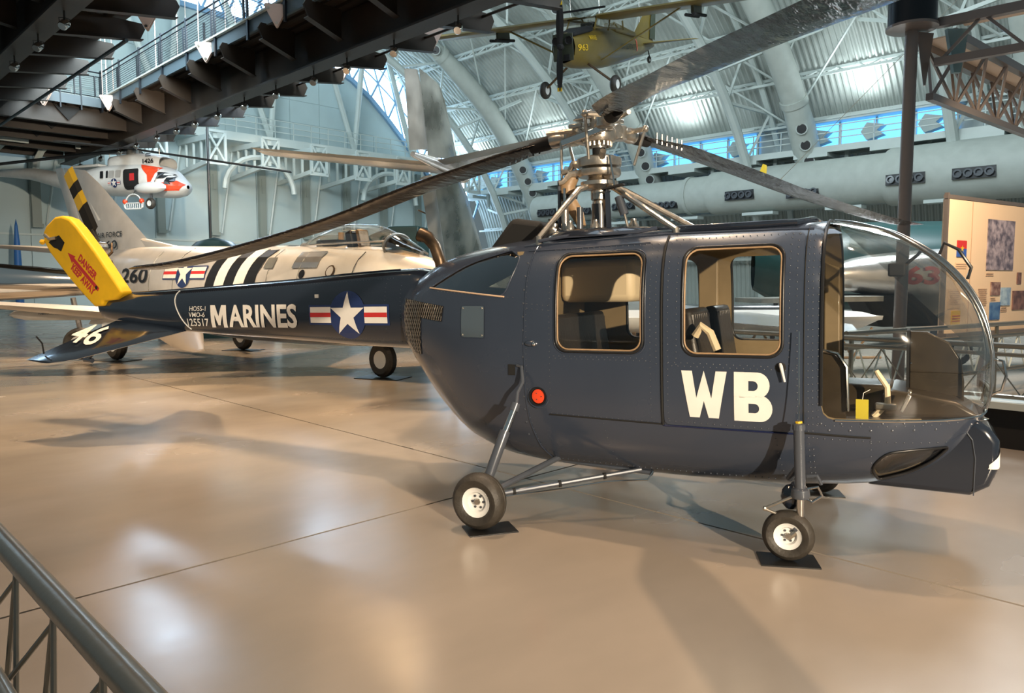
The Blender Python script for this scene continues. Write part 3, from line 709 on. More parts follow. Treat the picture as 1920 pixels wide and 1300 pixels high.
for wn_ in (win1, win2):
    rim(wn_, 'window_seal', 'black', .010, .004); c_ = ((wn_[0][0] + wn_[14][0]) / 2, (wn_[0][1] + wn_[14][1]) / 2)
    sm = [(c_[0] + (x - c_[0]) * .955, c_[1] + (z - c_[1]) * .96) for x, z in wn_]; rim(sm, 'window_trim', 'leather', .0055, .004, (-1,))
    big = [(c_[0] + (x - c_[0]) * 1.05, c_[1] + (z - c_[1]) * 1.045) for x, z in wn_]; rim(big, 'window_bead', 'navy', .004, .002, (-1,))
rim(quarter, 'quarter_seal', 'navy', .005, .001); rim(chin, 'chin_seal', 'black', .008, .002, (-1,))
# lower light edge of the quarter window
B().tube([HL.xz(x, 1.475 - (x + .80) * .0959, -1, .004) for x in [-.80 + .73 * k / 12 for k in range(13)]], .006, 6).build('quarter_edge_strip', 'tan', HR, smooth=True)
# bubble sill and frame strips
for sd in (-1, 1):
    pts = [HL.at(q, HL.u_of(q, sill(warp(q))), sd, .004) for q in [1.93 + (SE - .12 - 1.93) * k / 20 for k in range(21)]]
    B().tube(pts, .007, 6).build('bubble_sill', 'chrome', HR, smooth=True)
    B().tube([HL.at(1.862, u_, sd, .004) for u_ in np.linspace(HL.u_of(1.862, .80), 1, 14)], .009, 6).build('bubble_edge', 'black', HR, smooth=True)
YR = .17
def rib_path(sd, off=.004):
    up_, dn_ = [], []
    for q in [1.875 + (SE - .10 - 1.875) * k / 30 for k in range(31)]:
        y, z, uu, Lg = HL.tab(q); m_ = int(np.argmax(y))
        if y[m_] < YR: break
        yu = y[m_:]; zu = z[m_:]; i = int(np.argmax(yu < YR)); t_ = (yu[i - 1] - YR) / max(1e-6, yu[i - 1] - yu[i]); up_.append((warp(q) + off, sd * YR, zu[i - 1] + (zu[i] - zu[i - 1]) * t_ + off))
        yd = y[:m_ + 1][::-1]; zd = z[:m_ + 1][::-1]; i = int(np.argmax(yd < YR)); t_ = (yd[i - 1] - YR) / max(1e-6, yd[i - 1] - yd[i]); zz = zd[i - 1] + (zd[i] - zd[i - 1]) * t_
        if zz > .735: dn_.append((warp(q) + off, sd * YR, zz))
        elif not dn_ : pass
    lo = [p for p in dn_]
    return up_ + lo[::-1]
RP = {}
for sd in (-1, 1):
    RP[sd] = rib_path(sd); B().tube(RP[sd], .0075, 8).build('bubble_rib', 'chrome', HR, smooth=True, angle=60)
q_ = [1.87 + (SE - .05 - 1.87) * k / 30 for k in range(31)]
cpath = [(warp(q) + .005, 0, HL.f[2](q) + .005) for q in q_] + [(warp(q) + .005, 0, max(HL.f[0](q), .735)) for q in q_[::-1] if HL.f[0](q) > .70]
def resamp(p, n_):
    p = [Vector(a) for a in p]; d = [0]
    for i in range(1, len(p)): d.append(d[-1] + (p[i] - p[i - 1]).length)
    o = []
    for k in range(n_):
        t_ = d[-1] * k / (n_ - 1); i = max(1, next((j for j in range(len(d)) if d[j] >= t_ - 1e-9), len(d) - 1)); o.append(p[i - 1].lerp(p[i], (t_ - d[i - 1]) / max(1e-9, d[i] - d[i - 1])))
    return o
rw = [resamp(RP[-1], 44), resamp(cpath, 44), resamp(RP[1], 44)]
rb_ = B(); rb_.add([p for r_ in rw for p in r_], [(r_ * 44 + i, r_ * 44 + i + 1, (r_ + 1) * 44 + i + 1, (r_ + 1) * 44 + i) for r_ in range(2) for i in range(43)])
rb_.build('bubble_centre_strip', glassy('centre_strip_perspex', (.86, .82, .68), .75, .16), HR, smooth=True, angle=80)
B().tube(rw[1], .006, 8).build('bubble_centre_seam', 'chrome', HR, smooth=True, angle=60)
# grab handles on the nose
B().tube([(2.41, -.10, 1.60), (2.43, -.12, 1.66), (2.50, -.12, 1.62), (2.56, -.12, 1.52), (2.545, -.10, 1.46)], .009, 8).build('grab_handle', 'black', HR, smooth=True)
B().tube([(2.675, -.06, 1.02), (2.72, -.08, 1.01), (2.735, -.08, .93), (2.715, -.08, .85), (2.665, -.06, .82)], .008, 8).build('nose_handle', 'chrome', HR, smooth=True)
# door: proud skin with gap line
door = rrect(1.01, .645, 1.765, 1.735, .03, 3)
dm = B(); skin_side(dm, HL, su(door), [su(win2)], .055, -1, .007); dm.build('door', 'navy', HR, smooth=True, angle=60)
def seam(pts, r_=.004, m_='matte_black', name='panel_seam', off=.002, side=-1, closed=False):
    p = densify(pts, .03) if closed else [q for i in range(len(pts) - 1) for q in densify([pts[i], pts[i + 1]], .03)[:max(1, int(math.dist(pts[i], pts[i + 1]) / .03))]] + [pts[-1]]
    B().tube([HL.xz(x, z, side, off) for x, z in p], r_, 5).build(name, m_, HR)
seam([(1.0, .64), (1.0, 1.75)], .008, name='door_gap'); seam([(1.776, .64), (1.776, 1.77)], .003, name='door_gap'); seam([(1.0, .635), (1.77, .635)], .005, 'navy_dark', 'door_sill')
seam([(.256, .654), (.99, .643)], .005, name='step_line'); seam([(1.76, .645), (2.10, .630)], .006, name='step_line')
seam([(.125, 1.80), (.10, 1.5), (.085, 1.1), (.085, .8), (.10, .6), (.14, .42), (.20, .30)], .003, 'navy', 'frame_seam')
seam([(.0, 1.735), (1.0, 1.765)], .005, 'navy', 'roof_gutter'); seam([(1.0, 1.765), (1.80, 1.755)], .005, 'navy', 'roof_gutter')
seam([(.06, 1.70), (.30, 1.70), (.9, 1.715)], .003, 'navy', 'roof_gutter')
# rivets
def rivets(lines, sp=.036, r_=.0042, off=.001, L_=None, name='rivet_rows', m_=None, parent=None):
    mb = B(); L_ = L_ or HL
    for ln in lines:
        for i in range(len(ln) - 1):
            a, b_ = ln[i], ln[i + 1]; k = max(1, int(math.dist(a, b_) / sp))
            for j in range(k + 1):
                x = a[0] + (b_[0] - a[0]) * j / k; z = a[1] + (b_[1] - a[1]) * j / k
                p = Vector(L_.xz(x, z, -1, off)); 
                mb.add([p + Vector((r_, 0, 0)), p + Vector((0, 0, r_)), p + Vector((-r_, 0, 0)), p + Vector((0, 0, -r_)), p + Vector((0, -r_ * .8, 0))], [(0, 1, 4), (1, 2, 4), (2, 3, 4), (3, 0, 4)])
    return tag(mb.build(name, m_ or 'strut', parent or HR, smooth=True, angle=180), kind='stuff')
rivets([[(.105, 1.72), (.10, 1.0), (.105, .62), (.15, .40)], [(.285, 1.68), (.27, 1.5), (.27, 1.02), (.27, .70)], [(.30, 1.03), (.88, 1.03)], [(.31, 1.015), (.9, 1.015)], [(.925, 1.68), (.93, .68)], [(.96, 1.70), (.965, 1.0)],
        [(.27, 1.695), (.95, 1.705)], [(.27, .662), (.98, .652)], [(.62, .62), (.64, .48), (.66, .38)], [(.22, .33), (.9, .325), (1.6, .33)], [(.0, 1.40), (-.12, 1.41), (-.7, 1.45)],
        [(.11, 1.36), (.26, 1.345)], [(.11, 1.33), (.26, 1.315)]])
rivets([[(1.035, 1.70), (1.035, .68)], [(1.09, 1.69), (1.085, 1.0)], [(1.04, .668), (1.74, .655)], [(1.04, 1.012), (1.74, 1.000)], [(1.06, .992), (1.72, .985)], [(1.735, 1.72), (1.745, .68)], [(1.70, 1.70), (1.70, 1.02)], [(1.06, 1.718), (1.74, 1.722)]], off=.008)
rivets([[(1.79, 1.72), (1.80, .36)], [(1.815, 1.72), (1.82, .62)], [(1.845, 1.72), (1.845, .70)], [(1.63, .60), (1.66, .36)], [(1.84, .69), (2.05, .69), (2.30, .70), (2.5, .71)], [(1.84, .615), (2.1, .61), (2.45, .60)], [(2.10, .60), (2.10, .40)], [(1.82, .36), (1.82, .55)]])
rivets([[(1.86, .70), (2.45, .72)], [(1.90, .665), (2.40, .68)], [(.085, 1.62), (.07, .5)]], sp=.085, r_=.008)
# markings on the door
def onh(off): return lambda x, z: HL.xz(x, z, -1, off)
def surf(x, z, o): return HL.xz(x, z, -1, o)
Wp = [(0, 1), (.19, 1), (.30, .40), (.43, .84), (.57, .84), (.70, .40), (.81, 1), (1, 1), (.82, 0), (.62, 0), (.5, .42), (.38, 0), (.18, 0)]
Wp = [(0, 1), (.24, 1), (.335, .42), (.50, 1), (.505, 1), (.665, .42), (.76, 1), (1, 1), (.82, 0), (.60, 0), (.50, .36), (.40, 0), (.18, 0)]
decal('letter_marking', shapebm([[(1.117 + u * .257, .700 + v * .268) for u, v in Wp]]), onh(.0105), 'white', HR, .03)
bx, bz, bw_, bh = 1.413, .694, .205, .275
bm = bmesh.new()
def ring2(ci, co):
    a = [bm.verts.new((x, y, 0)) for x, y in ci]; b_ = [bm.verts.new((x, y, 0)) for x, y in co]; n_ = len(a)
    for i in range(n_): bm.faces.new((a[i], a[(i + 1) % n_], b_[(i + 1) % n_], b_[i]))
def dring(x0, z0, x1, z1, hx0, hz0, hx1, hz1):
    def dshape(x0, z0, x1, z1, k=12):
        r_ = (z1 - z0) / 2; cx = x1 - r_ * .9; o = [(x0, z0)]
        o += [(cx + r_ * .9 * math.cos(a), (z0 + z1) / 2 + r_ * math.sin(a)) for a in [-PI / 2 + PI * i / k for i in range(k + 1)]] + [(x0, z1), (x0, (z0 + z1) / 2)]
        return o
    ring2(dshape(hx0, hz0, hx1, hz1), dshape(x0, z0, x1, z1))
dring(bx, bz, bx + bw_, bz + bh * .54, bx + .078, bz + .048, bx + .135, bz + .100)
dring(bx, bz + bh * .48, bx + bw_ * .93, bz + bh, bx + .078, bz + .172, bx + .128, bz + .226)
decal('letter_marking', bm, onh(.0105), 'white', HR, .03)
# door handle
B().lathe([(.028, 0), (.028, .006), (.02, .008)], HL.xz(1.66, 1.0, -1, .006), (0, -1, 0), 16).build('handle_recess', 'matte_black', HR)
p = Vector(HL.xz(1.665, 1.0, -1, .02)); B().tube([p + Vector((-.005, 0, .02)), p + Vector((0, -.012, .01)), p + Vector((.02, -.012, -.075))], [.008, .010, .006], 8).build('door_handle', 'whitep', HR, smooth=True)
# fuel filler and lamp
c_ = Vector(HL.xz(.18, .764, -1, -.015))
B().lathe([(0, .002), (.046, .002), (.046, .012), (.036, .014), (0, .012)], c_, (0, -1, 0), 24).build('fuel_cap', 'orange', HR, smooth=True)
B().lathe([(.052, -.02), (.052, .022), (.062, .024), (.062, .016)], c_, (0, -1, 0), 28, cap=False).build('filler_ring', 'black', HR, smooth=True)
B().lathe([(.062, .014), (.074, .018), (.078, .014)], c_, (0, -1, 0), 28, cap=False).build('filler_flange', 'navy', HR, smooth=True)
for a in (0, 2.1, 4.2): B().sphere(c_ + Vector((.022 * math.cos(a), -.014, .022 * math.sin(a))), .005, 6).build('cap_stud', 'chrome', HR)
p = Vector(HL.xz(.14, 1.105, -1, .0)); B().sphere(p, .05, 12, (1, .35, .42)).build('position_lamp_housing', 'navy', HR, smooth=True)
B().sphere(p + Vector((.028, -.015, -.002)), .014, 10).build('position_lamp', 'chrome', HR, smooth=True)
# engine bay details
hm = B(); skin_side(hm, HL, su(rrect(-.435, 1.135, -.228, 1.345, .015, 3)), [], .05, -1, .006); hm.build('inspection_panel', 'chrome', HR, smooth=True).data.materials[0] = mat('polished_panel', (.42, .44, .43), .14, .9)
for x, z in ((-.42, 1.15), (-.245, 1.15), (-.42, 1.33), (-.245, 1.33)): B().sphere(HL.xz(x, z, -1, .008), .007, 6).build('panel_screw', 'steel', HR)
gm = B(); skin_side(gm, HL, su([(-1.12, 1.40), (-.62, 1.345), (-.635, 1.235), (-.88, 1.26), (-.90, .99), (-1.0, 1.0), (-1.12, 1.12)]), [], .04, -1, .004); gm.build('vent_mesh_backing', 'matte_black', HR, smooth=True)
gr = B()
poly_ = [(-1.12, 1.40), (-.62, 1.345), (-.635, 1.235), (-.88, 1.26), (-.90, .99), (-1.0, 1.0), (-1.12, 1.12)]
for k in range(-60, 60):
    for dr in (1, -1):
        seg_ = []
        for j in range(90):
            z = .95 + j * .0055; x = -.95 + k * .026 + dr * (z - 1.2) * .45
            if inside((x, z), poly_): seg_.append(HL.xz(x, z, -1, .009))
            else:
                if len(seg_) > 1: gr.tube(seg_, .0017, 3, False)
                seg_ = []
        if len(seg_) > 1: gr.tube(seg_, .0017, 3, False)
tag(gr.build('vent_mesh', 'steel', HR), kind='stuff')
B().add([Vector(v) for v in [(-.42, -.25, 1.72), (-.21, -.25, 1.955), (.03, -.25, 1.915), (.04, -.25, 1.76), (-.42, .08, 1.72), (-.21, .08, 1.955), (.03, .08, 1.915), (.04, .08, 1.76)]], [(0, 1, 2, 3), (4, 7, 6, 5), (0, 4, 5, 1), (1, 5, 6, 2), (2, 6, 7, 3), (0, 3, 7, 4)]).build('air_scoop', 'matte_black', HR, bevel=.04)
B().tube([(-.87, -.13, 1.58), (-.885, -.14, 1.68), (-.92, -.15, 1.79), (-.975, -.16, 1.86), (-1.04, -.17, 1.885)], [.045, .045, .046, .050, .056], 14, False).build('exhaust_pipe', 'rust', HR, smooth=True)
B().lathe([(.053, 0), (.050, -.04)], (-1.045, -.17, 1.887), (-.86, -.1, .4), 14).build('exhaust_mouth', 'matte_black', HR)
# roof fairing
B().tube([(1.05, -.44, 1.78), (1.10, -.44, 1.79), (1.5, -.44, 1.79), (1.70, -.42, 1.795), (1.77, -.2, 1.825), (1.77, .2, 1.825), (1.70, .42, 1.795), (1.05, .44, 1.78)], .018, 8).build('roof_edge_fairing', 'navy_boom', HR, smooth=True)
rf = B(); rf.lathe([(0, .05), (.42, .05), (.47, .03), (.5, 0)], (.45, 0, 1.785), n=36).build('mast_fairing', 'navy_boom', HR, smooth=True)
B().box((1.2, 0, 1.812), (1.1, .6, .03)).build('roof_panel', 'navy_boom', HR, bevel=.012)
B().tube([(.12, -.47, 1.765), (.3, -.47, 1.785), (.80, -.47, 1.79), (.90, -.42, 1.81)], .012, 8).build('roof_handrail', 'navy', HR, smooth=True)
# nose box (battery fairing) below the bubble
bxm = B().prism([(2.06, .30), (2.57, .292), (2.66, .35), (2.70, .46), (2.70, .60), (2.655, .665), (2.585, .715), (2.50, .66), (2.40, .55), (2.2, .45)], -.26, .26, lambda u, v, w_: (u, w_, v))
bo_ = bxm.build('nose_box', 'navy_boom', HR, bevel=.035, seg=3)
B().tube([(2.53, -.262, .665), (2.575, -.264, .60), (2.59, -.264, .50), (2.585, -.264, .30)], .003, 5).build('box_seam', 'strut', HR)
B().sphere((2.61, -.16, .70), .035, 10, (1.4, 1.6, .4)).build('nose_latch', 'chrome', HR, smooth=True)
def on_nose(u, v):      # number wraps round the rounded front corner of the box
    r_ = .035; sl = max(0, .46 - v) * .36; L_ = r_ * PI / 2
    if u < 0: return (2.665 + u - sl, -.2635, v)
    if u < L_: t_ = u / r_; return (2.665 + (r_ + .004) * math.sin(t_) - sl, -.2275 - (r_ + .0035) * math.cos(t_) + .0025, v)
    return (2.7045 - sl, -.225 + (u - L_), v)
decal('nose_number', textbm('46', .30, .20, .03, x=-.012, y=.39), on_nose, 'white', HR, .012)

# ------------- tail boom
BL = Loft([(-5.32, 1.33, 1.41, 1.45, .03, 2.2, 2.2), (-5.22, 1.24, 1.36, 1.475, .08, 2.2, 2.2), (-4.95, 1.19, 1.34, 1.49, .11, 2.2, 2.2), (-4.1, 1.12, 1.33, 1.515, .15, 3.4, 2.4), (-2.5, 1.05, 1.32, 1.575, .20, 3.2, 2.5), (-1.15, 1.00, 1.315, 1.635, .235, 2.8, 2.6), (-.98, 1.06, 1.31, 1.60, .22, 2.6, 2.5)])
bb = B()
for sd in (-1, 1): skin_side(bb, BL, densify([(-5.32, 0), (-.98, 0), (-.98, .9), (-5.32, .9)], .04), [], .04, sd, 0, US=.9)
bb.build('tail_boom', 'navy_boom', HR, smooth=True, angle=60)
def onb(off): return lambda x, z: BL.xz(x, z, -1, off)
B().tube([BL.xz(x, 1.53 + (x + 4.1) * .034, -1, .004) for x in [-4.9 + k * .3 for k in range(13)]], .006, 5).build('boom_strap', 'navy', HR)
B().tube([BL.xz(-3.94 + 1.6 * (1.50 - z) ** 2, z, -1, .003) for z in [1.14 + k * .028 for k in range(14)]] , .005, 6).build('boom_cable', 'whitep', HR, smooth=True)
MG = [(0, 0), (0, 1), (.30, 1), (.50, .50), (.70, 1), (1, 1), (1, 0), (.76, 0), (.76, .58), (.57, .10), (.43, .10), (.24, .58), (.24, 0)]
decal('boom_lettering', shapebm([[(-3.405 + u * .215, 1.162 + v * .203) for u, v in MG]]), onb(.006), 'white', HR, .05)
decal('boom_lettering', textbm('ARINES', .86, .203, .03, x=-3.165, y=1.164), onb(.006), 'white', HR, .05)
decal('boom_serial', textbm('HO5S-1', .235, .045, .006, .1, x=-3.705, y=1.312), onb(.006), 'white', HR)
decal('boom_serial', textbm('VMO-6', .225, .045, .006, .1, x=-3.715, y=1.255), onb(.006), 'white', HR)
decal('boom_serial', textbm('125517', .305, .070, .008, x=-3.75, y=1.172), onb(.006), 'white', HR)
insignia(HR, lambda x, z, o: BL.xz(x, z, -1, o), -1.735, 1.275, .193, .41, .13, .05)
B().box((-2.075, BL.xz(-2.075, 1.43)[1] - .004, 1.43), (.04, .006, .03)).build('data_plate', 'whitep', HR)
rivets([[(-4.0, 1.13), (-1.2, 1.06)], [(-1.2, 1.5), (-1.2, 1.1)], [(-3.9, 1.48), (-1.3, 1.56)], [(-1.35, 1.55), (-1.35, 1.1)], [(-2.9, 1.10), (-1.3, 1.08)]], .03, .003, .001, BL, 'boom_rivets')
# tail cone collar, yellow cover, tail rotor
P2 = lambda u, v, w_: (u, w_, v)
cov = [(-5.88, 2.285), (-5.80, 2.325), (-5.68, 2.330), (-5.54, 2.29), (-5.42, 2.20), (-5.13, 1.93), (-4.72, 1.50), (-4.86, 1.43), (-5.05, 1.42), (-5.07, 1.37), (-5.20, 1.365), (-5.31, 1.44), (-5.60, 1.66), (-5.93, 1.95), (-6.02, 2.07), (-6.03, 2.17), (-5.97, 2.24)]
cb = B().prism(cov, -.15, -.02, P2).build('tail_rotor_cover', 'yellow', HR, bevel=.05, seg=4)
tag(cb, 'yellow canvas cover')
YF = -.1525
ax_ = Vector((-5.10 + 5.67, 0, 1.50 - 2.00)).normalized(); up_v = Vector((.66, 0, .75))
ax_ = Vector((.775, 0, -.632)); up_v = Vector((.67, 0, .742))
def onc(o, off=0): return lambda x, y: tuple(Vector((o[0], YF - off, o[1])) + ax_ * x + up_v * y)
decal('danger_lettering', textbm('DANGER', .35, .088, .045), onc((-5.427, 1.852)), 'red', HR)
decal('danger_lettering', textbm('KEEP AWAY', .458, .088, .045), onc((-5.557, 1.761)), 'red', HR)
decal('danger_arrow', shapebm([[(0, 0), (.13, -.05), (.12, -.022), (.633, -.022), (.633, .022), (.12, .022), (.13, .05)]]), onc((-5.592, 1.936)), 'red', HR)
B().sphere((-5.135, YF, 1.56), .022, 8, (1, .3, 1)).build('cover_grommet', 'matte_black', HR)
B().prism([(-5.92, 2.06), (-5.84, 2.10), (-5.73, 2.125), (-5.64, 2.045), (-5.71, 1.955), (-5.77, 1.985), (-5.83, 2.0)], YF - .003, YF + .05, P2).build('cover_opening', 'matte_black', HR)
B().tube([(-5.95, YF - .02, 2.14), (-5.85, YF - .03, 2.09), (-5.77, YF - .01, 2.10)], .018, 6).build('gearbox_shaft', 'steel', HR)
B().sphere((-6.04, YF, 2.07), .03, 8).build('cover_toggle', 'yellow', HR)
B().tube([(-5.1, 0, 1.42), (-5.4, .02, 1.72), (-5.85, .02, 2.10)], [.07, .06, .07], 10).build('tail_pylon', 'navy_boom', HR, smooth=True)
tr = B().lathe([(.0, -.06), (.07, -.05), (.07, .05), (0, .06)], (-5.76, .32, 2.01), (0, 1, 0), 14).build('tail_rotor_hub', 'steel', HR, smooth=True)
B().tube([(-5.8, .05, 2.03), (-5.76, .34, 2.01)], .03, 8).build('tail_rotor_shaft', 'steel', HR)
def tblade(ang_):
    d = Vector((math.cos(ang_), 0, math.sin(ang_))); nn = Vector((-math.sin(ang_), 0, math.cos(ang_))); o = Vector((-5.76, .32, 2.01))
    for a, b_, m_ in ((.22, .56, 'matte_black'), (.56, .72, 'yellowp'), (.72, .86, 'matte_black'), (.86, 1.04, 'yellowp')):
        vs = [o + d * r_ + nn * (q * .10) + Vector((0, yy, 0)) for r_ in (a, b_) for q, yy in ((-1, 0), (-.3, .012), (1, 0), (-.3, -.012))]
        B().add(vs, [(0, 1, 2, 3), (4, 7, 6, 5), (0, 4, 5, 1), (1, 5, 6, 2), (2, 6, 7, 3), (3, 7, 4, 0)]).build('tail_rotor_blade', m_, HR)
    B().tube([o, o + d * .24], .028, 8).build('blade_grip', 'matte_black', HR)
    B().tube([o + nn * .07 + Vector((0, -.05, 0)), o + d * .2 + nn * .06], .01, 6).build('pitch_link', 'steel', HR)
tblade(R(120)); tblade(R(-60))
B().tube([(-5.5, .05, 1.75), (-5.45, .25, 1.95), (-5.55, .32, 2.05)], .015, 6).build('pitch_control_rod', 'rust', HR)
# stabilisers
def stab(y0, y1, root, tip, num=None):
    (rfx, rfz), (rax, raz) = root; (tfx, tfz), (tax, taz) = tip
    vs = []; n_ = 9; K = 8
    for k in range(K + 1):
        t_ = k / K; F_ = Vector((rfx + (tfx - rfx) * t_, y0 + (y1 - y0) * t_, rfz + (tfz - rfz) * t_)); A_ = Vector((rax + (tax - rax) * t_, y0 + (y1 - y0) * t_, raz + (taz - raz) * t_))
        if t_ == 1: F_ = F_ * .75 + A_ * .25
        ch = (A_ - F_).length; th = .034 * ch * (1 - .2 * t_)
        for u_, h in ((0, 0), (.04, .45), (.15, .85), (.35, 1), (.7, .6), (1, 0)): vs.append(F_ + (A_ - F_) * u_ + Vector((0, 0, h * th)))
        for u_, h in ((.7, -.6), (.35, -1), (.15, -.85), (.04, -.45)): vs.append(F_ + (A_ - F_) * u_ + Vector((0, 0, h * th)))
    fs = [(k * 10 + j, k * 10 + (j + 1) % 10, (k + 1) * 10 + (j + 1) % 10, (k + 1) * 10 + j) for k in range(K) for j in range(10)] + [tuple(range(10)), tuple(K * 10 + j for j in range(9, -1, -1))]
    return B().add(vs, fs)
stab(-.08, -.87, ((-3.84, 1.125), (-4.95, 1.215)), ((-4.63, .854), (-5.16, .876))).build('stabiliser', 'navy_boom', HR, smooth=True, angle=40)
stab(.08, .87, ((-3.84, 1.125), (-4.95, 1.215)), ((-4.80, .80), (-5.35, .86))).build('stabiliser', 'navy_boom', HR, smooth=True, angle=40)
def stz(x, y): return 1.125 + (-.0741 * (x + 3.84) + .398 * (y + .08)) / .9144
def on46(a, b_):
    x = -5.033 + a * .45 - b_ * .18; y = -.575 + b_ * .34
    return (x, y, stz(x, y) + .030)
decal('stabiliser_number', textbm('46', 1.0, 1.0, .015), on46, 'white', HR, .2)
B().tube([(-4.70, -.30, 1.10), (-5.10, -.30, .83)], .012, 6).tube([(-5.16, -.30, .825), (-5.04, -.30, .82)], .026, 8).build('tail_skid', 'navy', HR, smooth=True)
for sd in (-1, 1): B().tube([(-5.02, sd * .78, .93), (-5.04, sd * .78, 1.03), (-5.06, sd * .82, 1.10)], .008, 5).build('stabiliser_aerial', 'matte_black', HR)

# ------------- landing gear
def wheel(parent, c, r_, wd, ax=(0, -1, 0), tilt=0, face=1):
    c = Vector(c); h = wd / 2; ax = Vector(ax).normalized()
    t_ = B().lathe([(r_ * .52, -h * .7), (r_ * .62, -h * .95), (r_ * .80, -h), (r_ * .93, -h * .75), (r_ * .985, -h * .4), (r_, -h * .12), (r_ * .985, -h * .09), (r_ * .985, h * .09), (r_, h * .12), (r_ * .985, h * .4), (r_ * .93, h * .75), (r_ * .80, h), (r_ * .62, h * .95), (r_ * .52, h * .7), (r_ * .50, 0), (r_ * .52, -h * .7)], c, ax, 40)
    o = t_.build('tyre', 'rubber', parent, smooth=True, angle=40)
    B().lathe([(0, h * .35), (r_ * .10, h * .35), (r_ * .12, h * .25), (r_ * .30, h * .22), (r_ * .36, h * .55), (r_ * .48, h * .66), (r_ * .53, h * .78), (r_ * .54, h * .6), (r_ * .5, -h * .7), (0, -h * .6)], c, ax, 32).build('wheel_rim', 'whitep', o, smooth=True, angle=35)
    B().lathe([(0, h * .62), (r_ * .09, h * .60), (r_ * .11, h * .45), (r_ * .11, h * .2)], c, ax, 14).build('hub_cap', 'steel', o, smooth=True)
    a1 = ax.cross(Vector((0, 0, 1))).normalized(); a2 = ax.cross(a1); bl = B()
    for k in range(6):
        q = c + (a1 * math.cos(k * PI / 3) + a2 * math.sin(k * PI / 3)) * r_ * .22
        bl.lathe([(.0, h * .36), (r_ * .045, h * .34), (r_ * .045, h * .2)], q, ax, 6)
    tag(bl.build('wheel_bolts', 'darkgrey', o), kind='stuff')
    return o
for sd in (-1, 1):
    wheel(HR, (-.005, sd * 1.09, .180), .172, .13, (.05, sd, 0))
    mg = B()
    B().tube([(-.01, sd * .98, .19), (-.0, sd * .985, .30), (.055, sd * .86, .57)], .033, 12).build('gear_strut', 'strut', HR, smooth=True)
    B().tube([(.055, sd * .86, .56), (.085, sd * .79, .70)], .023, 12).build('strut_piston', 'chrome', HR, smooth=True)
    B().tube([(.082, sd * .795, .69), (.092, sd * .775, .735)], .030, 12).build('strut_cap', 'strut', HR, smooth=True)
    B().tube([(.092, sd * .775, .73), (.085, sd * .74, .80), (.10, sd * .70, .86), (.07, sd * .655, .955), (.03, sd * .64, .96)], .011, 8).build('strut_fitting', 'strut', HR, smooth=True)
    B().box((-.01, sd * .632, .93), (.05, .02, .07)).build('strut_socket', 'matte_black', HR)
    B().tube([(-.01, sd * 1.02, .17), (-.01, sd * 1.09, .172)], .025, 10).build('axle', 'steel', HR)
    B().tube([(.0, sd * .99, .20), (.23, sd * .40, .335)], .020, 10).build('radius_arm', 'strut', HR, smooth=True)
    B().tube([(.02, sd * .99, .19), (.78, sd * .40, .295)], .015, 10).build('radius_arm', 'strut', HR, smooth=True)
    B().tube([(.03, sd * 1.0, .175), (.2, sd * .86, .19), (.4, sd * .72, .21), (.6, sd * .56, .235), (.83, sd * .42, .24), (.86, sd * .40, .29)], .006, 6).build('brake_line', 'chrome', HR, smooth=True)
    for u_ in (.15, .45, .75): B().lathe([(.022, -.008), (.022, .008)], Vector((.02, sd * .99, .19)).lerp(Vector((.78, sd * .40, .295)), u_), Vector((.76, -sd * .59, .1)), 8).build('line_clip', 'matte_black', HR)
    # front gear
    wheel(HR, (1.715, sd * .735, .106), .135, .10, (.04, sd, .02))
    B().tube([(1.775, sd * .735, .34), (1.765, sd * .735, .70)], .028, 14).build('gear_strut', 'strut', HR, smooth=True)
    B().lathe([(.033, .68), (.033, .71), (.02, .715)], (1.765, sd * .735, 0), n=14).build('strut_collar', 'strut', HR)
    B().tube([(1.765, sd * .735, .715), (1.764, sd * .735, .725)], .018, 8).build('strut_valve', 'yellowp', HR)
    B().tube([(1.765, sd * .735, .72), (1.76, sd * .70, 1.20)], .0035, 5).build('pitot_wire', 'chrome', HR)
    B().tube([(1.775, sd * .735, .15), (1.775, sd * .735, .34)], .020, 12).build('strut_piston', 'chrome', HR, smooth=True)
    B().lathe([(.045, .315), (.05, .33), (.045, .36), (.028, .37)], (1.775, sd * .735, 0), n=16).build('strut_gland', 'strut', HR, smooth=True)
    B().box((1.775, sd * .735, .165), (.075, .06, .065)).build('axle_block', 'strut', HR, bevel=.012)
    B().tube([(1.775, sd * .74, .15), (1.715, sd * .74, .09)], .018, 8).build('axle', 'steel', HR)
    B().tube([(1.74, sd * .74, .32), (1.60, sd * .76, .245)], .008, 8).build('scissor_link', 'steel', HR, smooth=True)
    B().tube([(1.60, sd * .76, .24), (1.745, sd * .74, .185)], .008, 8).build('scissor_link', 'steel', HR, smooth=True)
    B().sphere((1.598, sd * .76, .242), .014, 8).build('link_pin', 'steel', HR)
    B().tube([(1.775, sd * .735, .36), (1.72, sd * .55, .33)], .025, 10).build('gear_beam', 'strut', HR, smooth=True)
    B().tube([(1.775, sd * .72, .50), (1.70, sd * .60, .38)], .018, 10).build('gear_beam', 'strut', HR, smooth=True)
    B().sphere((1.72, sd * .68, .30), .06, 12, (.9, .7, 1.2)).build('shimmy_damper', 'navy_boom', HR, smooth=True)
    B().tube([(1.80, sd * .72, .36), (1.86, sd * .72, .38), (1.88, sd * .70, .33), (1.83, sd * .70, .29), (1.79, sd * .70, .31)], .008, 7).build('brake_hose', 'chrome', HR, smooth=True)
    B().tube([(1.80, sd * .68, .42), (1.85, sd * .68, .43), (1.87, sd * .66, .38)], .010, 7).build('hydraulic_line', 'strut', HR, smooth=True)
B().tube([(.23, -.38, .30), (.85, -.38, .275)], .016, 8).build('belly_pipe', 'strut', HR)
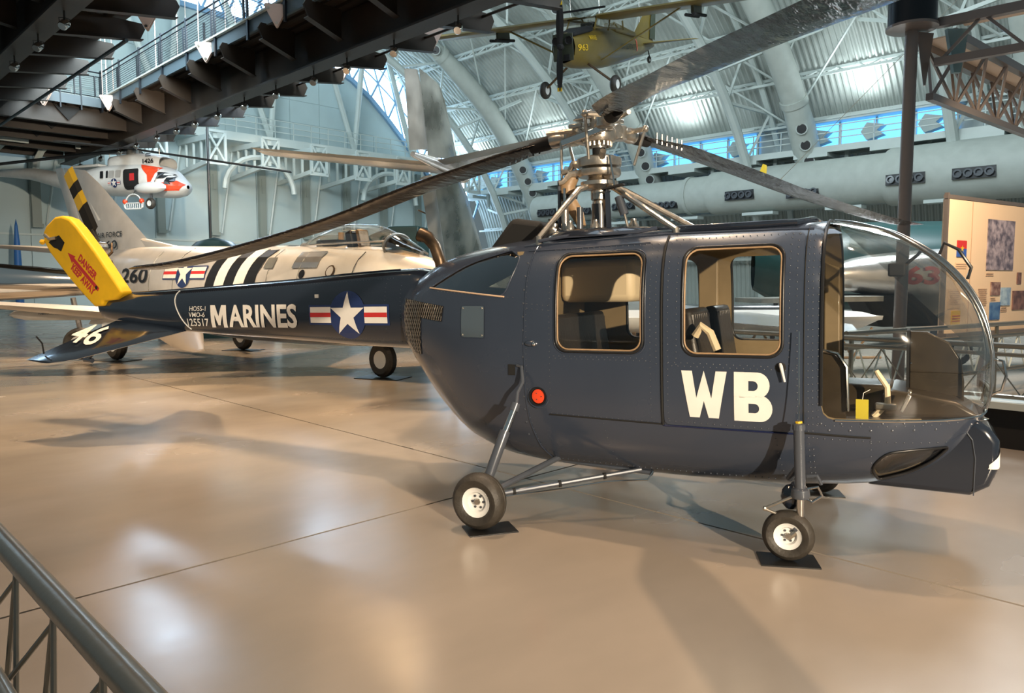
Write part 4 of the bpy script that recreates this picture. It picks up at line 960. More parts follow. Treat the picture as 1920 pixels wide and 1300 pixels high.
# ------------- mast and rotor head
HX = .36
B().tube([(HX, 0, 1.78), (HX, 0, 2.40)], .040, 20).build('rotor_mast', 'steel', HR, smooth=True)
B().tube([(HX, 0, 1.85), (HX, 0, 2.03)], .056, 20).build('mast_sleeve', 'darkgrey', HR, smooth=True)
B().lathe([(.04, 2.05), (.06, 2.06), (.06, 2.12), (.04, 2.14)], (HX, 0, 0), n=18).build('mast_bearing', 'steel', HR, smooth=True)
B().lathe([(.05, 2.12), (.10, 2.13), (.13, 2.155), (.13, 2.18), (.09, 2.19), (.05, 2.23)], (HX, 0, 0), n=28).build('pylon_ring', 'steel', HR, smooth=True, angle=40)
for fx, fy in ((.11, -.45), (1.03, -.45), (.11, .45), (1.03, .45)):
    d = Vector((fx - HX, fy, 0)).normalized() * .09
    B().tube([(HX + d.x, d.y, 2.155), (HX + d.x * 2, d.y * 2, 2.12), (fx, fy, 1.79)], [.02, .022, .018], 10).build('pylon_leg', 'steel', HR, smooth=True)
    B().tube([(fx, fy, 1.74), (fx, fy, 1.80)], .020, 10).build('leg_foot', 'steel', HR, smooth=True)
# swashplate rings
B().lathe([(.06, 2.21), (.14, 2.215), (.15, 2.23), (.15, 2.26), (.12, 2.27), (.06, 2.27)], (HX, 0, 0), n=30).build('lower_swashplate', 'steel', HR, smooth=True, angle=40)
B().lathe([(.06, 2.275), (.15, 2.28), (.155, 2.30), (.155, 2.335), (.12, 2.35), (.05, 2.355)], (HX, 0, 0), n=30).build('upper_swashplate', 'steel', HR, smooth=True, angle=40)
def hp(a, r_, z): return (HX + r_ * math.cos(a), r_ * math.sin(a), z)
WA = [R(152 + 28.5), R(40 + 28.5), R(276 + 28.5)]
for a in (R(200), R(215)): pass
B().tube([hp(R(185), .13, 2.315), hp(R(185), .19, 2.315), hp(R(185), .22, 2.27), hp(R(188), .27, 2.265)], [.03, .028, .022, .02], 8).build('swash_arm', 'steel', HR, smooth=True)
B().tube([hp(R(200), .13, 2.245), hp(R(200), .20, 2.24), hp(R(200), .25, 2.19), hp(R(200), .28, 2.185)], [.028, .026, .02, .02], 8).build('swash_arm', 'steel', HR, smooth=True)
B().tube([hp(R(300), .12, 2.31), hp(R(300), .19, 2.36)], .022, 8).build('swash_arm', 'steel', HR, smooth=True)
# boot around the mast
B().tube([(HX - .18, -.03, 2.24), (HX - .23, -.03, 2.17), (HX - .22, -.03, 2.07), (HX - .15, -.03, 1.96), (HX - .12, -.03, 1.88)], [.045, .06, .055, .045, .03], 12).build('leather_boot', 'leather', HR, smooth=True)
B().lathe([(.062, -.02), (.064, .02)], (HX - .222, -.03, 2.09), (.2, 0, 1), 12).build('boot_strap', 'matte_black', HR)
B().tube([hp(R(188), .27, 1.80), hp(R(188), .27, 2.56)], .011, 8).build('control_rod', 'steel', HR, smooth=True)
B().tube([hp(R(196), .28, 1.80), hp(R(196), .28, 2.2)], .013, 8).build('control_rod', 'strut', HR, smooth=True)
B().tube([(HX - .20, -.14, 1.85), (HX - .20, -.14, 2.05)], .026, 12).build('servo_cylinder', 'steel', HR, smooth=True)
B().tube([(HX - .20, -.14, 2.05), (HX - .20, -.14, 2.14)], .010, 8).build('servo_rod', 'chrome', HR)
B().tube([(HX - .08, -.16, 1.85), (HX - .08, -.16, 2.00)], .022, 12).build('servo_cylinder', 'darkgrey', HR, smooth=True)
B().tube([(HX + .13, -.18, 1.83), (HX + .12, -.18, 2.08), (HX + .13, -.18, 2.10)], .026, 4).build('lock_post', 'navy_boom', HR)
B().box((HX + .17, -.18, 2.115), (.15, .05, .012), ry=-.14).build('lock_plate', 'matte_black', HR)
B().tube([(HX + .20, -.16, 2.05), (HX + .24, -.16, 1.93)], .030, 12).build('damper', 'strut', HR, smooth=True)
B().tube([(HX + .24, -.16, 1.93), (HX + .26, -.16, 1.85)], .010, 8).build('damper_rod', 'steel', HR, smooth=True)
B().tube([(HX + .13, -.14, 2.33), (HX + .17, -.15, 2.10)], .007, 6).build('trim_rod', 'chrome', HR, smooth=True)
for k, (x, y, r_) in enumerate(((-.30, -.1, .05), (-.36, .05, .04), (.28, -.1, .035), (.05, -.2, .03), (-.12, -.24, .03))):
    B().lathe([(r_, 0), (r_, .03), (r_ * .6, .05), (r_ * .6, .07), (0, .075)], (HX + x, y, 1.835), n=14).build('transmission_fitting', 'steel', HR, smooth=True)
for k in range(4):
    x = HX - .42 + k * .05; B().tube([(x, -.05 + k * .04, 1.83), (x + .02, -.08, 1.92 + .02 * k), (x + .10, -.06, 1.88), (x + .12, 0, 1.83)], .008, 6).build('oil_hose', 'matte_black', HR, smooth=True)
# hub
B().tube([(HX, 0, 2.36), (HX, 0, 2.42)], .045, 20).build('hub_collar', 'matte_black', HR, smooth=True)
B().lathe([(.05, 2.41), (.055, 2.44), (.11, 2.45), (.12, 2.47), (.12, 2.53), (.10, 2.55), (.06, 2.56), (.06, 2.60), (0, 2.605)], (HX, 0, 0), n=24).build('rotor_hub', 'steel', HR, smooth=True, angle=35)
blz = [[(.30, 2.505), (.93, 2.375), (1.51, 2.25), (2.47, 2.005), (3.46, 1.815), (4.09, 1.715), (4.45, 1.67), (5.03, 1.63)],
       [(.30, 2.545), (.89, 2.490), (1.72, 2.401), (2.52, 2.307), (3.48, 2.22), (4.2, 2.17), (4.63, 2.15), (5.03, 2.14)],
       [(.30, 2.565), (.85, 2.54), (1.89, 2.415), (2.64, 2.32), (3.16, 2.245), (4, 2.13), (4.6, 2.06), (5.03, 2.01)]]
hubw = HM @ Vector((HX, 0, 2.5))
for bi, (wa, st_) in enumerate(zip((R(152), R(40), R(276)), blz)):
    fz = interp(st_, 1); d = Vector((math.cos(wa), math.sin(wa), 0)); nn = Vector((-math.sin(wa), math.cos(wa), 0)); vs = []; K = 40
    prof = [(0, 0), (.02, .35), (.10, .8), (.28, 1), (.6, .62), (1, .04), (.6, -.35), (.28, -.55), (.10, -.45), (.02, -.2)]
    sgn = 1
    pitch = (.10, .10, .16)[bi]
    for k in range(K + 1):
        s_ = .42 + (5.03 - .42) * k / K; t_ = k / K
        ch = .30 if s_ > .75 else .13 + (.17) * ((s_ - .42) / .33)
        if k == K: ch *= .6
        th = .026 if k < K else .006
        for u_, h in prof:
            off = (u_ - .28) * ch * -sgn; z = fz(s_) + h * th + (u_ - .28) * ch * -pitch * .6
            p = Vector((hubw.x, hubw.y, 0)) + d * s_ + nn * off; vs.append(HI @ Vector((p.x, p.y, z)))
    fs = [(k * 10 + j, k * 10 + (j + 1) % 10, (k + 1) * 10 + (j + 1) % 10, (k + 1) * 10 + j) for k in range(K) for j in range(10)] + [tuple(range(10)), tuple(K * 10 + j for j in range(9, -1, -1))]
    B().add(vs, fs).build('rotor_blade', ('navy_boom', 'blade', 'blade')[bi] if bi else 'blade', HR, smooth=True, angle=40)
    def W(s_, o_, dz=0):
        p = Vector((hubw.x, hubw.y, 0)) + d * s_ + nn * o_; return HI @ Vector((p.x, p.y, fz(max(s_, .30)) + dz))
    B().tube([W(.08, 0, -.0), W(.22, 0)], [.05, .045], 14).build('hub_arm', 'steel', HR, smooth=True)
    B().lathe([(.05, -.05), (.062, -.04), (.062, .04), (.05, .05)], W(.20, 0, 0), HI.to_3x3() @ Vector((0, 0, 1)), 16).build('drag_hinge', 'steel', HR, smooth=True)
    B().lathe([(.045, -.07), (.052, -.06), (.052, .06), (.045, .07)], W(.13, 0, 0), HI.to_3x3() @ nn, 16).build('flap_hinge', 'steel', HR, smooth=True)
    B().tube([W(.24, 0), W(.32, 0), W(.36, 0)], [.045, .058, .05], 14).build('pitch_bearing', 'steel', HR, smooth=True)
    B().tube([W(.36, 0), W(.40, 0), W(.52, 0)], [.050, .050, .040], 14).build('blade_cuff', 'matte_black', HR, smooth=True)
    B().tube([W(.30, 0, .02), W(.30, -.16, .02)], .018, 8).build('pitch_horn', 'steel', HR, smooth=True)
    B().sphere(W(.30, -.16, .02), .026, 10).build('horn_joint', 'steel', HR, smooth=True)
    e_ = W(.30, -.16, .02); B().tube([e_, (HX + (e_.x - HX) * .75, e_.y * .75, 2.30)], .011, 8).build('pitch_link', 'steel', HR, smooth=True)
    for k in range(6): B().tube([W(.50 + k * .052, -.10 - .004 * k, -.03), W(.50 + k * .052, -.10 - .004 * k, .045)], .008, 6).build('cuff_bolt', 'chrome', HR, smooth=True)
    B().tube([W(.15, .10, .03), W(.34, .12, .03)], .016, 8).build('drag_damper', 'steel', HR, smooth=True)
    B().box(W(.16, .0, .075), (.10, .09, .03), rz=wa + R(28.5)).build('hinge_plate', 'steel', HR, bevel=.006)
B().add([(HX - .16, -.10, 2.60), (HX - .06, -.10, 2.66), (HX + .06, -.10, 2.665), (HX + .02, -.10, 2.60), (HX - .16, .10, 2.60), (HX - .06, .10, 2.66), (HX + .06, .10, 2.665), (HX + .02, .10, 2.60)], [(0, 1, 2, 3), (4, 7, 6, 5), (0, 4, 5, 1), (1, 5, 6, 2), (2, 6, 7, 3), (0, 3, 7, 4)]).build('hub_cover', 'chrome', HR, bevel=.01)
B().tube([(HX - .02, -.02, 2.60), (HX + .0, -.02, 2.66), (HX + .05, -.02, 2.69), (HX + .09, -.02, 2.65)], .007, 6).build('hub_hose', 'matte_black', HR, smooth=True)
B().box((HX - .04, -.17, 2.475), (.34, .02, .045), ry=-.22).build('hub_strap', 'chrome', HR, bevel=.006)
random.seed(3)
for k in range(16):
    a = k * 2 * PI / 16; B().tube([hp(a, .085, 2.42), hp(a, .085, 2.575)], .009, 6).build('hub_bolt', 'steel', HR)

# ------------- interior
B().box((.9, 0, .50), (1.8, 1.06, .03)).build('cabin_floor', 'olive_in', HR)
B().box((.0, 0, 1.1), (.04, 1.02, 1.2)).build('rear_bulkhead', 'olive_in', HR)
B().box((.30, .30, 1.50), (.56, .5, .30)).build('header_tank', 'cream', HR, bevel=.05)
B().box((.62, .575, 1.16), (.10, .03, 1.25)).build('cabin_frame', 'olive_in', HR, bevel=.01)
B().box((.97, .575, 1.16), (.14, .04, 1.25)).build('cabin_frame', 'olive_in', HR, bevel=.01)
B().box((1.80, .575, 1.16), (.10, .04, 1.25)).build('cabin_frame', 'olive_in', HR, bevel=.01)
def seat(x, y, nm, w_=.46, ztop=1.28, rot_=0, tall=.62):
    s_ = B().box((x + .23, y, .72), (.46, w_, .12)).build(nm + '_cushion', 'seat', HR, bevel=.03)
    bk = B().box((x, y, ztop - tall / 2), (.09, w_, tall), ry=-.16).build(nm + '_back', 'seat', HR, bevel=.03)
    n_ = 9
    for k in range(n_): B().tube([(x + .055 - .05, y - w_ / 2 + .03 + k * (w_ - .06) / (n_ - 1), ztop - tall + .06), (x + .055 - .10 + .03, y - w_ / 2 + .03 + k * (w_ - .06) / (n_ - 1), ztop - .04)], .020, 6).build('seat_pleat', 'seat', bk, smooth=True)
    B().box((x + .2, y, .60), (.36, w_ * .8, .12)).build(nm + '_base', 'matte_black', HR)
seat(.22, -.05, 'rear_bench', .98); seat(1.14, -.30, 'front_seat', .42, 1.32, tall=.66); seat(1.14, .30, 'front_seat', .42, 1.32, tall=.66)
B().tube([(1.17, -.56, 1.16), (1.21, -.57, 1.22), (1.26, -.57, 1.18), (1.30, -.57, 1.08)], .024, 8).build('armrest', 'cream', HR, smooth=True)
# bubble furniture
B().tube([(1.83, -.52, .74), (1.83, -.52, 1.06), (1.86, -.52, 1.085), (1.93, -.52, 1.07), (1.975, -.52, 1.0), (1.985, -.52, .76)], .010, 8).build('seat_guard_tube', 'chrome', HR, smooth=True)
B().prism([(1.80, .62), (1.80, 1.07), (1.90, 1.075), (1.96, 1.02), (1.975, .94), (1.975, .62)], -.50, -.46, P2).build('seat_side_panel', 'console', HR)
B().prism([(2.27, .62), (2.27, 1.165), (2.36, 1.16), (2.47, 1.10), (2.53, 1.0), (2.545, .88), (2.545, .70)], .0, .06, P2).build('instrument_panel_back', 'console', HR, bevel=.008)
B().prism([(2.255, .62), (2.255, 1.17), (2.27, 1.17), (2.27, .62)], -.02, .22, P2).build('instrument_panel', 'matte_black', HR)
for k, z in enumerate((.76, .98, 1.10)): B().sphere((2.28, -.004, z), .007, 6).build('panel_screw', 'chrome', HR)
for z in (.80, .93): B().tube([(2.28, -.003, z), (2.54, -.003, z)], .003, 4).build('panel_bead', 'console', HR)
fl2 = B(); fl2.prism([(1.78, -.56), (2.05, -.55), (2.28, -.48), (2.45, -.36), (2.56, -.18), (2.58, 0), (2.56, .18), (2.45, .36), (2.28, .48), (2.05, .55), (1.78, .56)], .68, .70, lambda u, v, w_: (u, v, w_))
fl2.build('nose_floor', 'console', HR)
B().box((2.02, .05, .78), (.34, .34, .16)).build('pedestal', 'console', HR, bevel=.02)
B().prism([(2.14, .70), (2.30, .70), (2.62, .72), (2.5, .80), (2.2, .85), (2.14, .83)], -.25, .3, P2).build('pedal_cowl', 'console', HR, bevel=.02)
B().tube([(2.10, -.28, .70), (2.17, -.28, .78), (2.165, -.28, .87), (2.12, -.28, .94), (2.11, -.28, .96)], [.018, .018, .016, .015, .012], 8).build('cyclic_stick', 'cream', HR, smooth=True)
B().box((2.16, -.28, .76), (.11, .05, .04)).build('stick_base', 'steel', HR, bevel=.01)
for yy in (-.38, -.20): B().box((2.26, yy, .80), (.02, .08, .10), ry=.4).build('rudder_pedal', 'steel', HR, bevel=.005)
B().box((2.055, -.52, .775), (.062, .003, .105)).build('warning_tag', 'tag', HR)
B().tube([(2.055, -.52, .82), (2.06, -.50, .86), (2.09, -.47, .875)], .002, 4).build('tag_string', 'white', HR)
B().box((2.20, -.05, 1.52), (.09, .12, .075)).build('compass', 'matte_black', HR, bevel=.01)
B().tube([(2.22, -.02, 1.53), (2.30, 0, 1.60), (2.33, 0, 1.64)], .01, 6).build('compass_bracket', 'console', HR)
for z in (.36,): pass
# floor plates
for i, (x, y, lab) in enumerate(((-.005, -1.09, 'black floor plate under the near rear wheel of the helicopter'), (-.005, 1.09, 'black floor plate under the far rear wheel of the helicopter'), (1.715, -.735, 'black floor plate under the near front wheel of the helicopter'), (1.715, .735, 'black floor plate under the far front wheel of the helicopter'))):
    p = HM @ Vector((x, y, 0)); dx = .06 if x < 1 else .0
    o = B().box((0, 0, .004), (.30, .20, .008)).build('floor_plate', 'plate_blk'); o.location = (p.x + dx, p.y - .0, 0); o.rotation_euler.z = R(-10) if x > 1 else R(18)
    tag(o, lab, 'floor plate', 'floor plates under the helicopter wheels')
# ---------------------------------------------------------------- background aircraft
def loftbody(st, name, m_, parent, ns=14, sides=(-1, 1), step=.25, US=2.0, angle=60, holes=None):
    L_ = Loft(st); mb = B()
    for sd in sides: skin_side(mb, L_, densify([(L_.s0, 0), (L_.s1, 0), (L_.s1, US), (L_.s0, US)], step), holes or [], step, sd, 0, US=US)
    mb.build(name, m_, parent, smooth=True, angle=angle); return L_
def fin3(parent, name, m_, root, tip, th, K=6, smooth=True, cap=True):
    # root/tip: (leading point, trailing point); th: (root thickness vector, tip thickness vector)
    rl_, rt = map(Vector, root); tl_, tt = map(Vector, tip); vs = []
    for k in range(K + 1):
        t_ = k / K; a = rl_.lerp(tl_, t_); b_ = rt.lerp(tt, t_); h = Vector(th[0]).lerp(Vector(th[1]), t_)
        if k == K: a = a.lerp(b_, .12)
        for u_, q in ((0, 0), (.06, .55), (.25, 1), (.6, .7), (1, .05), (.6, -.7), (.25, -1), (.06, -.55)): vs.append(a.lerp(b_, u_) + h * q)
    fs = [(k * 8 + j, k * 8 + (j + 1) % 8, (k + 1) * 8 + (j + 1) % 8, (k + 1) * 8 + j) for k in range(K) for j in range(8)] + [tuple(range(8)), tuple(K * 8 + j for j in range(7, -1, -1))]
    return B().add(vs, fs).build(name, m_, parent, smooth=smooth, angle=40)
def bgwheel(parent, c, r_, wd, ax=(0, 1, 0)):
    h = wd / 2
    o = B().lathe([(r_ * .5, -h * .8), (r_ * .8, -h), (r_ * .97, -h * .5), (r_, 0), (r_ * .97, h * .5), (r_ * .8, h), (r_ * .5, h * .8), (r_ * .48, 0), (r_ * .5, -h * .8)], c, ax, 24).build('tyre', 'rubber', parent, smooth=True)
    B().lathe([(0, -h * .6), (r_ * .4, -h * .7), (r_ * .52, -h * .8), (r_ * .5, 0), (r_ * .52, h * .8), (r_ * .4, h * .7), (0, h * .6)], c, ax, 20).build('wheel_rim', 'whitep', o, smooth=True)

# silver fighter with striped fuselage (behind the boom)
FJ = thing('striped_fighter', 'silver fighter jet with black and white stripes behind the helicopter boom', 'fighter jet', (-2.02, 11.62, 0), R(-38))
FL = loftbody([(-10.4, 1.25, 1.62, 2.0, .35, 2, 2), (-9.5, 1.05, 1.6, 2.20, .50, 2, 2), (-7.5, .78, 1.5, 2.27, .66, 2, 2), (-5.2, .48, 1.35, 2.20, .76, 2.1, 2.1), (-3.0, .42, 1.30, 2.14, .78, 2.1, 2.2), (-1.2, .45, 1.28, 2.10, .76, 2.1, 2.3), (.2, .52, 1.28, 2.02, .68, 2.1, 2.2), (1.3, .72, 1.28, 1.80, .50, 2, 2), (1.75, .85, 1.28, 1.70, .40, 2, 2)], 'fuselage', 'silver', FJ)
B().lathe([(.40, 0), (.36, .02), (.34, -.4)], (1.75, 0, 1.28), (1, 0, 0), 24).build('intake', 'matte_black', FJ)
B().lathe([(.33, 0), (.28, -.3), (.24, 0)], (-10.4, 0, 1.62), (1, 0, 0), 20).build('tailpipe', 'matte_black', FJ)
fin3(FJ, 'fin', 'silver', ((-6.9, 0, 2.12), (-10.1, 0, 2.0)), ((-10.1, 0, 4.12), (-11.45, 0, 4.30)), ((0, .16, 0), (0, .05, 0)))
fin3(FJ, 'rudder', 'silver', ((-10.1, 0, 2.0), (-10.7, 0, 2.1)), ((-11.45, 0, 4.30), (-11.95, 0, 4.32)), ((0, .06, 0), (0, .03, 0)))
fin3(FJ, 'dorsal_fillet', 'silver', ((-5.6, 0, 2.16), (-8.5, 0, 2.1)), ((-7.75, 0, 2.48), (-8.6, 0, 2.6)), ((0, .12, 0), (0, .06, 0)))
for sd in (-1, 1): fin3(FJ, 'tailplane', 'silver', ((-8.2, sd * .4, 2.15), (-9.6, sd * .4, 2.1)), ((-10.1, sd * 2.0, 2.30), (-10.9, sd * 2.0, 2.28)), ((0, 0, .09), (0, 0, .03)))
for sd in (-1, 1): fin3(FJ, 'wing', 'silver', ((-1.9, sd * .6, .80), (-4.9, sd * .6, .78)), ((-4.3, sd * 3.9, 1.17), (-6.0, sd * 3.9, 1.15)), ((0, 0, .16), (0, 0, .05)))
def fz_(o): return lambda x, z: FL.xz(x, z, -1, o)
for a, c_ in ((-3.55, 'black'), (-3.10, 'whitep'), (-2.78, 'black'), (-2.50, 'whitep'), (-2.30, 'black')):
    pass
x0 = -3.72
for k, c_ in enumerate(('black', 'whitep', 'black', 'whitep', 'black')):
    bm = shapebm([[(x0 + k * .30 - .2, 1.02), (x0 + (k + 1) * .30 - .2, 1.02), (x0 + (k + 1) * .30 + .16, 2.135), (x0 + k * .30 + .16, 2.135)]]); decal('fuselage_stripe', bm, fz_(.006), c_, FJ, .12)
insignia(FJ, lambda x, z, o: FL.xz(x, z, -1, o), -4.58, 1.67, .28, .74, .20, .09)
decal('tail_code', textbm('FU-260', 2.35, .30, .02, x=-8.32, y=1.48), fz_(.012), 'black', FJ, .15)
def ff_(o): return lambda x, z: (x, -.17 + (z - 2.2) * .05 - o, z)
decal('fin_lettering', textbm('U.S.AIR FORCE', 1.62, .12, .008, x=-9.82, y=2.50), ff_(.0), 'black', FJ)
decal('fin_lettering', textbm('28260', 1.45, .19, .012, x=-9.86, y=2.24), ff_(.01), 'black', FJ)
decal('fin_panel', shapebm([[(-10.15, 3.6), (-9.95, 3.66), (-9.25, 2.95), (-9.45, 2.90)]]), ff_(-.04), 'whitep', FJ)
for a in ((-5.9, 1.0, 2.1), (-4.95, .7, 2.15), (-1.95, .8, 2.05), (-1.15, .7, 1.98), (.05, .8, 1.95)):
    B().tube([FL.xz(a[0], a[1] + (a[2] - a[1]) * k / 10, -1, .002) for k in range(11)], .006, 4).build('panel_line', 'black' if a[0] > 0 else 'alu_old', FJ)
for c_, r_ in (((-1.05, 1.62), .07), ((-.42, 1.66), .095)):
    decal('round_marking', shapebm([circle(*c_, r_, 20)]), fz_(.006), 'black' if r_ < .08 else 'rust', FJ); decal('round_marking', shapebm([circle(*c_, r_ * .75, 20)]), fz_(.01), 'silver' if r_ > .08 else 'black', FJ)
decal('access_panel', shapebm([rect(-1.35, 1.72, -.75, 1.98)]), fz_(.004), 'alu', FJ, .1); decal('stencil_block', shapebm([rect(-2.1, 1.72, -1.85, 1.90)]), fz_(.006), 'alu_old', FJ, .1)
# canopy
cst = [(-1.95, 2.05, 2.10, 2.13, .05, 2, 2), (-1.4, 2.0, 2.08, 2.31, .26, 2, 2), (-.7, 1.98, 2.05, 2.435, .36, 2, 2), (-.1, 1.95, 2.02, 2.39, .36, 2, 2), (.38, 1.9, 2.0, 2.22, .30, 2, 2)]
CL_ = loftbody(cst, 'canopy_glass', 'glass_w', FJ, step=.12, US=.8)
loftbody([(.38, 1.9, 2.0, 2.22, .30, 2, 2), (.62, 1.86, 1.95, 2.10, .26, 2, 2), (.92, 1.82, 1.9, 1.96, .10, 2, 2)], 'windscreen', 'glass_t', FJ, step=.12, US=.7)
for x in (-1.9, .38): B().tube([CL_.at(x, u_, sd, .004) for sd, us in ((-1, np.linspace(.3, 1, 9)), (1, np.linspace(1, .3, 9))) for u_ in us], .022, 6).build('canopy_frame', 'alu_old', FJ, smooth=True)
for sd in (-1, 1): B().tube([CL_.xz(x, 2.10, sd, .01) for x in (-1.8, -1.4, -1, -.6, -.2, .2, .38)], .016, 6).build('canopy_sill', 'alu', FJ)
B().box((-.55, 0, 2.10), (.16, .34, .42), ry=-.25).build('ejection_seat', 'black', FJ, bevel=.03); B().box((-.42, 0, 2.18), (.06, .24, .30), ry=-.25).build('headrest', 'rust', FJ, bevel=.03)
B().box((-1.15, 0, 2.10), (.5, .3, .16)).build('radio_deck', 'matte_black', FJ); B().tube([(-.95, 0, 2.14), (-.95, 0, 2.30)], .05, 8).build('canopy_jack', 'leather', FJ)
B().box((.30, 0, 2.10), (.22, .36, .16)).build('gunsight_coaming', 'darkgrey', FJ, bevel=.04)
bgwheel(FJ, (0, 0, .29), .28, .17); B().tube([(0, .14, .29), (-.02, .10, .75)], .045, 8).build('nose_leg', 'darkgrey', FJ); B().box((-.16, .16, .55), (.45, .02, .45)).build('nose_gear_door', 'silver', FJ)
for sd in (-1, 1):
    bgwheel(FJ, (-6.0, sd * 1.35, .34), .33, .2); B().tube([(-6.0, sd * 1.2, .34), (-5.9, sd * 1.1, .9)], .05, 8).build('main_leg', 'darkgrey', FJ)
    B().box((-5.9, sd * 1.5, .8), (.6, .03, .5)).build('main_gear_door', 'whitep', FJ)
for nm, x, y, lab in (('nose', 0, 0, 'black floor plate under the nose wheel of the striped fighter'), ('near', -6.0, -1.35, 'black floor plate under the near main wheel of the striped fighter'), ('far', -6.0, 1.35, 'black floor plate under the far main wheel of the striped fighter')):
    o = B().box((0, 0, .006), (.75, .5, .012)).build('floor_plate', 'plate_blk'); p = Matrix.Rotation(R(-38), 3, 'Z') @ Vector((x, y, 0)) + Vector((-2.02, 11.62, 0)); o.location = p; o.rotation_euler.z = R(-20); tag(o, lab, 'floor plate')

# bare metal jet tail (centre)
MJ = thing('silver_jet', 'bare metal jet with tall swept fin seen from behind, right of the striped fighter', 'jet aircraft', (-.77, 9.0, 0), R(70.7))
loftbody([(-.6, 1.05, 1.3, 1.55, .32, 2, 2), (1, .85, 1.28, 1.7, .55, 2, 2), (3.5, .65, 1.25, 1.85, .68, 2, 2), (6.5, .65, 1.25, 1.85, .68, 2, 2), (8.5, .8, 1.2, 1.6, .5, 2, 2), (9.3, .9, 1.2, 1.5, .38, 2, 2)], 'fuselage', 'alu_dull', MJ, step=.4)
fin3(MJ, 'upper_fin', 'alu_dull', ((.28, 0, 3.0), (-.52, 0, 2.90)), ((-.12, 0, 3.72), (-.72, 0, 3.82)), ((0, .055, 0), (0, .03, 0)))
fin3(MJ, 'upper_rudder', 'alu_old', ((-.53, 0, 2.98), (-.97, 0, 2.90)), ((-.73, 0, 3.80), (-1.07, 0, 3.72)), ((0, .035, 0), (0, .02, 0)))
fin3(MJ, 'lower_fin', 'alu_dull', ((1.35, 0, 1.6), (-.05, 0, 1.6)), ((.42, 0, 2.78), (-.42, 0, 2.70)), ((0, .09, 0), (0, .06, 0)))
fin3(MJ, 'lower_rudder', 'alu_old', ((-.06, 0, 1.7), (-.42, 0, 1.75)), ((-.40, 0, 2.72), (-.72, 0, 2.64)), ((0, .04, 0), (0, .035, 0)))
B().tube([(-.9, 0, 2.87), (.5, 0, 2.84)], [.03, .11], 12).build('fin_bullet', 'alu', MJ, smooth=True)
for sd, z1 in ((1, 3.02), (-1, 2.98)):
    fin3(MJ, 'tailplane', 'alu', ((.55, sd * .04, 2.86), (-.20, sd * .04, 2.86)), ((-.55, sd * 2.02, z1), (-.90, sd * 2.02, z1)), ((0, 0, .05), (0, 0, .02)))
    fin3(MJ, 'elevator', 'alu_old', ((-.21, sd * .10, 2.86), (-.50, sd * .10, 2.86)), ((-.91, sd * 1.95, z1), (-1.10, sd * 1.95, z1)), ((0, 0, .02), (0, 0, .01)))
for sd in (-1, 1):
    fin3(MJ, 'wing', 'alu', ((5.6, sd * .55, 1.15), (2.9, sd * .55, 1.1)), ((2.0, sd * 4.6, .95), (.8, sd * 4.6, .93)), ((0, 0, .14), (0, 0, .05)))
    bgwheel(MJ, (3.9, sd * 1.7, .34), .33, .18); B().tube([(3.9, sd * 1.65, .34), (3.9, sd * 1.6, 1.1)], .05, 8).build('main_leg', 'darkgrey', MJ)
bgwheel(MJ, (7.6, 0, .27), .26, .15); B().tube([(7.6, .1, .27), (7.6, .05, .9)], .04, 8).build('nose_leg', 'darkgrey', MJ)
rv = B()
for (a, b_) in (((-.10, 2.66), (.25, 1.65)), ((-.35, 2.62), (-.02, 1.8)), ((-.62, 3.66), (-.46, 2.98)), ((-.88, 3.6), (-.76, 3.0)), ((-.02, 2.2), (.8, 2.25)), ((-.62, 2.30), (-.25, 2.26))):
    for k in range(26):
        t_ = k / 25; rv.sphere((a[0] + (b_[0] - a[0]) * t_, .075 if a[1] < 2.7 else .045, a[1] + (b_[1] - a[1]) * t_), .010, 4)
tag(rv.build('rivet_rows', 'rust', MJ), kind='stuff')
decal('red_stencil', shapebm([circle(-.80, 3.36, .03, 12)]), lambda x, z: (x, .042, z), 'red', MJ)

# high-wing spotter plane hanging from the roof
hd = math.atan2(-.85, -.525)
SP = thing('spotter_plane', 'olive drab high wing light plane hanging from the roof on cables', 'light aircraft', (1.35, 21, 7.95), rot=(R(-3), R(14), hd))
SPL = loftbody([(-7.0, .02, .12, .22, .05, 2, 2), (-5.5, -.30, .0, .38, .16, 2, 2), (-3.6, -.52, -.1, .45, .34, 2.4, 2.2), (-2.2, -.62, -.1, .62, .44, 2.6, 2.4), (-1.1, -.62, -.1, .46, .46, 2.6, 2.3), (-.5, -.58, -.08, .36, .44, 2.5, 2.2), (-.12, -.46, -.02, .32, .36, 2.4, 2.2)], 'fuselage', 'olive', SP, step=.3)
B().box((-.10, 0, -.05), (.02, .62, .7)).build('cowl_front', 'olive_dk', SP, bevel=.01)
for y in (-.2, .2): B().lathe([(.11, 0), (.11, .05), (.09, .02)], (-.09, y, .12), (1, 0, 0), 12).build('cooling_inlet', 'matte_black', SP)
B().box((-.08, .12, -.32), (.06, .16, .16)).build('oil_cooler', 'matte_black', SP)
B().prism([(-.15, .30), (-.8, .42), (-1.25, .52), (-1.25, .36), (-.15, .2)], -.34, .34, lambda u, v, w_: (u, w_ * (1 if u > -1 else 1.2), v)).build('anti_glare_panel', 'matte_black', SP, bevel=.04)
